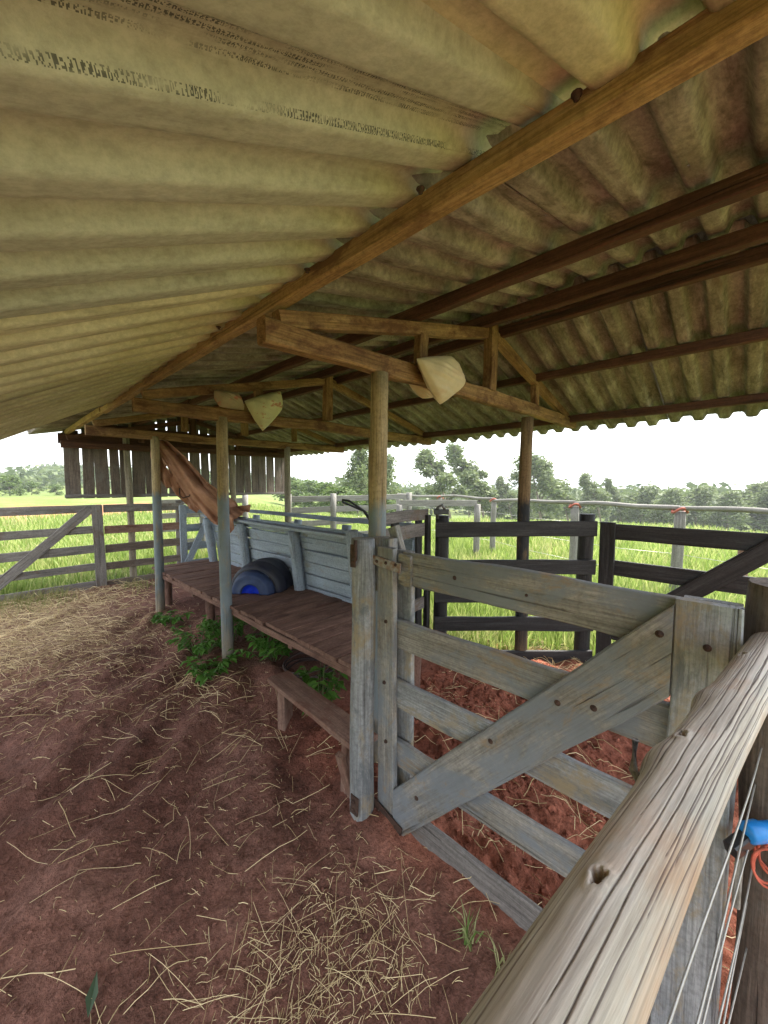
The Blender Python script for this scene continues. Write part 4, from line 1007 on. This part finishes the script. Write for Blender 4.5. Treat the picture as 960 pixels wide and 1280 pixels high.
# pasture grass: blades scattered where the photograph shows the field
def grass():
    n = 150000
    th = rng.uniform(R(-62), R(62), n); d = 3.2*(34/3.2)**(rng.random(n)**.85)
    X = FH.x*d*np.cos(th)+RH.x*d*np.sin(th); Y = FH.y*d*np.cos(th)+RH.y*d*np.sin(th)
    e = .35*(fbm(X*1.2, Y*1.2, 2, 61)-.5)
    keep = ~((X < 3.72+e*.3) & (Y < 7.28+e) & ~((X+Y > 4.85+e) & (X > 2.98))) & ~((Y > 23.5) & (X < 11))
    X, Y, d = X[keep], Y[keep], d[keep]; n = len(X); Z = terr(X, Y)
    cl = fbm(X*.8, Y*.8, 3, 51)
    H = (.08+.30*cl)*rng.uniform(.4, 1.15, n)*(1+.012*d); W = (.0025+.0009*d)*rng.uniform(.7, 1.3, n)
    A = rng.uniform(0, 2*np.pi, n); B = rng.uniform(.1, .55, n)*H; C = rng.uniform(0, 2*np.pi, n)
    wx, wy = np.cos(A)*W, np.sin(A)*W; bx, by = np.cos(C)*B, np.sin(C)*B
    V = np.zeros((n, 5, 3))
    V[:, 0] = np.stack([X-wx, Y-wy, Z-.02], -1); V[:, 1] = np.stack([X+wx, Y+wy, Z-.02], -1)
    V[:, 2] = np.stack([X+bx*.35+wx*.75, Y+by*.35+wy*.75, Z+H*.6], -1); V[:, 3] = np.stack([X+bx*.35-wx*.75, Y+by*.35-wy*.75, Z+H*.6], -1)
    V[:, 4] = np.stack([X+bx, Y+by, Z+H], -1)
    b = np.arange(n)[:, None]*5
    F = np.vstack([b+[0, 1, 2], b+[0, 2, 3], b+[3, 2, 4]])
    me = fast_mesh('grass', V.reshape(-1, 3), F, False); me.materials.append(M['grassblade'])
    tag(link('pasture_grass', me), kind='stuff')
    # thin grass under the left fence
    n = 2600; X = rng.uniform(-1.9, 2.0, n); Y = 7.0-np.abs(rng.normal(0, .32, n)); 
    k = fbm(X*2, Y*2, 2, 71) > .45; X, Y = X[k], Y[k]; n = len(X); Z = ground_z(X, Y)
    H = rng.uniform(.05, .22, n); W = .004; A = rng.uniform(0, 6.28, n); B = H*.5; C = rng.uniform(0, 6.28, n)
    V = np.zeros((n, 3, 3)); V[:, 0] = np.stack([X-W*np.cos(A), Y-W*np.sin(A), Z], -1); V[:, 1] = np.stack([X+W*np.cos(A), Y+W*np.sin(A), Z], -1); V[:, 2] = np.stack([X+B*np.cos(C), Y+B*np.sin(C), Z+H], -1)
    me = fast_mesh('yard_grass', V.reshape(-1, 3), np.arange(n)[:, None]*3+[0, 1, 2], False); me.materials.append(leaf_mat('yard_grass_blades', (.13, .17, .04), (.34, .30, .12), .3))
    tag(link('yard_grass', me), kind='stuff')
grass()

def leaf_cloud(centres, n, size, seed, droop=.4):
    r_ = np.random.default_rng(seed); C = np.array([c_[:3] for c_ in centres]); rad = np.array([c_[3] for c_ in centres])
    k = r_.choice(len(C), n, p=rad**2/np.sum(rad**2))
    u = r_.normal(size=(n, 3)); u /= np.linalg.norm(u, axis=1)[:, None]; u *= (r_.random(n)**.45)[:, None]
    P_ = C[k]+u*rad[k][:, None]*np.array([1, 1, .8])
    d = r_.normal(size=(n, 3)); d[:, 2] = d[:, 2]*.5-droop; d /= np.linalg.norm(d, axis=1)[:, None]
    s = np.cross(d, r_.normal(size=(n, 3))); s /= np.linalg.norm(s, axis=1)[:, None]+1e-9
    ln = size*r_.uniform(.6, 1.4, n)[:, None]; wd = ln*.24
    V = np.stack([P_, P_+d*ln*.5+s*wd, P_+d*ln, P_+d*ln*.5-s*wd], 1).reshape(-1, 3)
    F = np.arange(n)[:, None]*4+[0, 1, 2, 3]
    return V, F
def tree_meshes(h, spread, nl, nclump, seed, lean=(0, 0), lo=.35, leaf=.4, cr=.5):
    r_ = random.Random(seed); V = []; F = []
    def add(pts, rr):
        tm = tube_mesh(pts, rr, 6); o = len(V); V.extend(v.co.copy() for v in tm.vertices); F.extend(tuple(o+i for i in p_.vertices) for p_ in tm.polygons); bpy.data.meshes.remove(tm)
    def tp_(t): return Vector((lean[0]*h*t*t + .02*h*math.sin(t*5+seed), lean[1]*h*t*t + .02*h*math.cos(t*4+seed), h*t))
    ts = [i/8 for i in range(9)]; r0 = h*.016
    add([tp_(t) for t in ts], [r0*(1-.85*t)+.01 for t in ts])
    cl = []
    for k in range(nclump):
        t = lo+(1-lo)*(k+.5)/nclump; b = tp_(t*.94); A = r_.uniform(0, 6.28)
        prof = math.sin(min(1, (t-lo)/(1-lo)*.8+.25)*math.pi)
        ln = spread*h*(.35+.65*prof)*r_.uniform(.5, 1.1)
        tip = b+Vector((math.cos(A)*ln, math.sin(A)*ln, ln*r_.uniform(.3, .9)))+Vector((lean[0]*h*.18*t, lean[1]*h*.18*t, 0))
        mid = b.lerp(tip, .5)+Vector((0, 0, ln*.12)); add([b, mid, tip], [r0*.35*(1-t*.6)+.008, r0*.2+.006, .008])
        cl.append((*tip, cr*h*.11*r_.uniform(.7, 1.3))); 
        for _ in range(2):
            q = mid.lerp(tip, r_.uniform(0, 1.0))+Vector((r_.uniform(-1, 1), r_.uniform(-1, 1), r_.uniform(-.3, .8)))*h*.05
            cl.append((*q, cr*h*.085*r_.uniform(.6, 1.2)))
    cl.append((*tp_(1.0), cr*h*.09))
    lv, lf_ = leaf_cloud(cl, nl, leaf, seed)
    tr = mesh('trunk', V, F, True); tr.materials.append(M['bark'])
    return tr, fast_mesh('crown', lv, lf_, False)
# wind leans the crowns towards the left of the picture
wl_ = (-RH.x*.24, -RH.y*.24)
VAR = {}
VAR['euc'] = [tree_meshes(11, .17, 5200, 17, 21, wl_, .30, .42, .80), tree_meshes(11, .15, 4600, 15, 22, (wl_[0]*1.3, wl_[1]*1.3), .34, .42, .72), tree_meshes(11, .22, 6000, 20, 23, (wl_[0]*.8, wl_[1]*.8), .26, .42, .85)]
VAR['bush'] = [tree_meshes(4, .42, 2600, 14, 31, (0, 0), .08, .32, 1.6), tree_meshes(4, .5, 2600, 16, 32, (0, 0), .05, .32, 1.7)]
VAR['broad'] = [tree_meshes(10, .26, 5200, 22, 41, (0, 0), .2, .5, 1.25), tree_meshes(10, .32, 5600, 24, 42, (0, 0), .22, .5, 1.3)]
for k_, ml in VAR.items():
    for tr, cr in ml: cr.materials.append(M['leafbush'] if k_ == 'bush' else M['leaftree'])
F_ = 480.0
def tree(kind, var, px, ytop, dist, label, name, group, hs=1.0, base=None):
    """a tree at the bearing of px, `dist` metres ahead, as tall as its top shows"""
    X = FH*dist + RH*((px-480)/F_*dist); gzv = float(terr(np.array([X.x]), np.array([X.y]))[0])
    ztop = 1.6 + (605-ytop)/F_*dist; h = (ztop-gzv)*(1 if kind == 'bush' else .93)
    h0 = {'euc': 11, 'bush': 4, 'broad': 10}[kind]; s = h/h0*1.0
    root = thing(name, (X.x, X.y, gzv-.05), label, 'tree' if kind != 'bush' else 'bush', group)
    Mx = Matrix.Translation(root.location) @ Matrix.Rotation(rnd.uniform(-.25, .25), 4, 'Z') @ Matrix.Diagonal((s*hs, s*hs, s, 1))
    tr, cr = VAR[kind][var]
    link('trunk', tr, None, root, Mx); link('crown', cr, None, root, Mx)
GE = 'wind-bent eucalyptus trees below the pasture'
EUC = [(563, 556, 46, 0, 1.2, 'slim wind-bent eucalyptus, leftmost of the pair right of the near shed post'),
       (607, 549, 50, 1, 1.2, 'tallest wind-bent eucalyptus standing between two fence posts'),
       (588, 588, 60, 2, .8, 'smaller eucalyptus low between the two tall wind-bent ones'),
       (640, 592, 58, 0, .9, 'short eucalyptus just left of the black shed post'),
       (680, 562, 48, 2, 1.2, 'broad wind-bent eucalyptus right behind the black shed post'),
       (712, 580, 55, 1, 1.2, 'ragged eucalyptus above the second tied fence post'),
       (752, 588, 50, 0, 1.0, 'leaning eucalyptus right of the second tied fence post'),
       (778, 594, 56, 1, .9, 'thin eucalyptus middle of the right-hand tree line')]
for (px, yt, d, v_, hs_, lab) in EUC: tree('euc', v_, px, yt, d, lab, 'eucalyptus_tree', GE, hs_)
GB = 'low trees along the edge of the valley'
LOWT = [(520, 612, 75, 0, 'low round tree just right of the near shed post'), (545, 604, 90, 1, 'low tree behind the black latch post'), (622, 612, 60, 0, 'low tree beneath the tall eucalyptus'),
        (660, 608, 62, 1, 'low tree behind the black shed post'), (735, 612, 58, 0, 'low tree right of the ragged eucalyptus'), (805, 606, 52, 1, 'green low tree left of the largest fence post'),
        (838, 611, 48, 0, 'low round tree behind the largest fence post'), (873, 607, 50, 1, 'wide flat-topped tree right of the largest fence post'), (912, 614, 46, 0, 'low tree above the stump post'),
        (945, 603, 50, 1, 'low tree near the right edge behind the log rail'), (978, 590, 46, 0, 'tall tree cut by the right edge of the picture'), (1010, 605, 50, 1, 'low tree beyond the right edge')]
for (px, yt, d, v_, lab) in LOWT[:-1]: tree('broad', v_, px, yt, d, lab, 'valley_tree', GB, 1.15)
tree('broad', 0, 447, 558, 34, 'large pale green tree seen left of the near shed post', 'large_tree', None, .8)
tree('broad', 1, 478, 568, 38, 'tall tree mostly hidden by the near shed post', 'large_tree', None, .8)
BU = [(408, 606, 38, 'rounded bush beyond the pale fence left of the large tree'), (430, 612, 30, 'bright bush at the foot of the large tree'), (388, 603, 48, 'bush right of the far pale shed post'),
      (366, 600, 52, 'bush at the right end of the slatted wall'), (466, 614, 33, 'bush between the large tree and the near shed post'), (12, 596, 55, 'bush at the left edge beyond the red earth'), (40, 603, 60, 'bush left of the slatted wall'), (70, 606, 58, 'bush under the eave left of the slatted wall')]
for k, (px, yt, d, lab) in enumerate(BU): tree('bush', k % 2, px, yt, d, lab, 'bush', 'bushes at the far side of the field', 1.5)
# far-off wood on the hills, one mass
def wood_mass():
    cs = []
    for _ in range(2000):
        th = rng.uniform(R(-60), R(60)); d = rng.uniform(110, 420) if th < -.1 else rng.uniform(70, 300)
        X = FH*d*math.cos(th)+RH*d*math.sin(th)
        if fbm(np.array([X.x*.012]), np.array([X.y*.012]), 3, 91)[0] < (.45 if th < 0 else .5): continue
        z = float(terr(np.array([X.x]), np.array([X.y]))[0]); cs.append((X.x, X.y, z+(2.2 if th < -.1 else rng.uniform(2.5, 5.2)), rng.uniform(2.5, 4.2)))
    V, F = leaf_cloud(cs, 90000, 1.5, 5)
    me = fast_mesh('wood', V, F, False); me.materials.append(M['leaffar']); tag(link('far_wood', me), kind='stuff')
wood_mass()

# ------------------------------------------------------------------ pale summer haze
hz = mesh('haze', [(sx_*7000, sy_*7000, z_) for z_ in (-90, 40) for sx_, sy_ in ((-1, -1), (1, -1), (1, 1), (-1, 1))],
          [(3, 2, 1, 0), (4, 5, 6, 7), (0, 1, 5, 4), (1, 2, 6, 5), (2, 3, 7, 6), (3, 0, 4, 7)])
m = bpy.data.materials.new('haze_air'); m.use_nodes = True; nt = m.node_tree
nt.nodes.remove(nt.nodes['Principled BSDF']); pv = nt.nodes.new('ShaderNodeVolumePrincipled')
pv.inputs['Color'].default_value = (.92, .96, 1, 1); pv.inputs['Density'].default_value = .0008; pv.inputs['Anisotropy'].default_value = .3
L(nt, pv.outputs[0], nt.nodes['Material Output'].inputs['Volume'])
tag(link('haze', hz, m), kind='stuff')
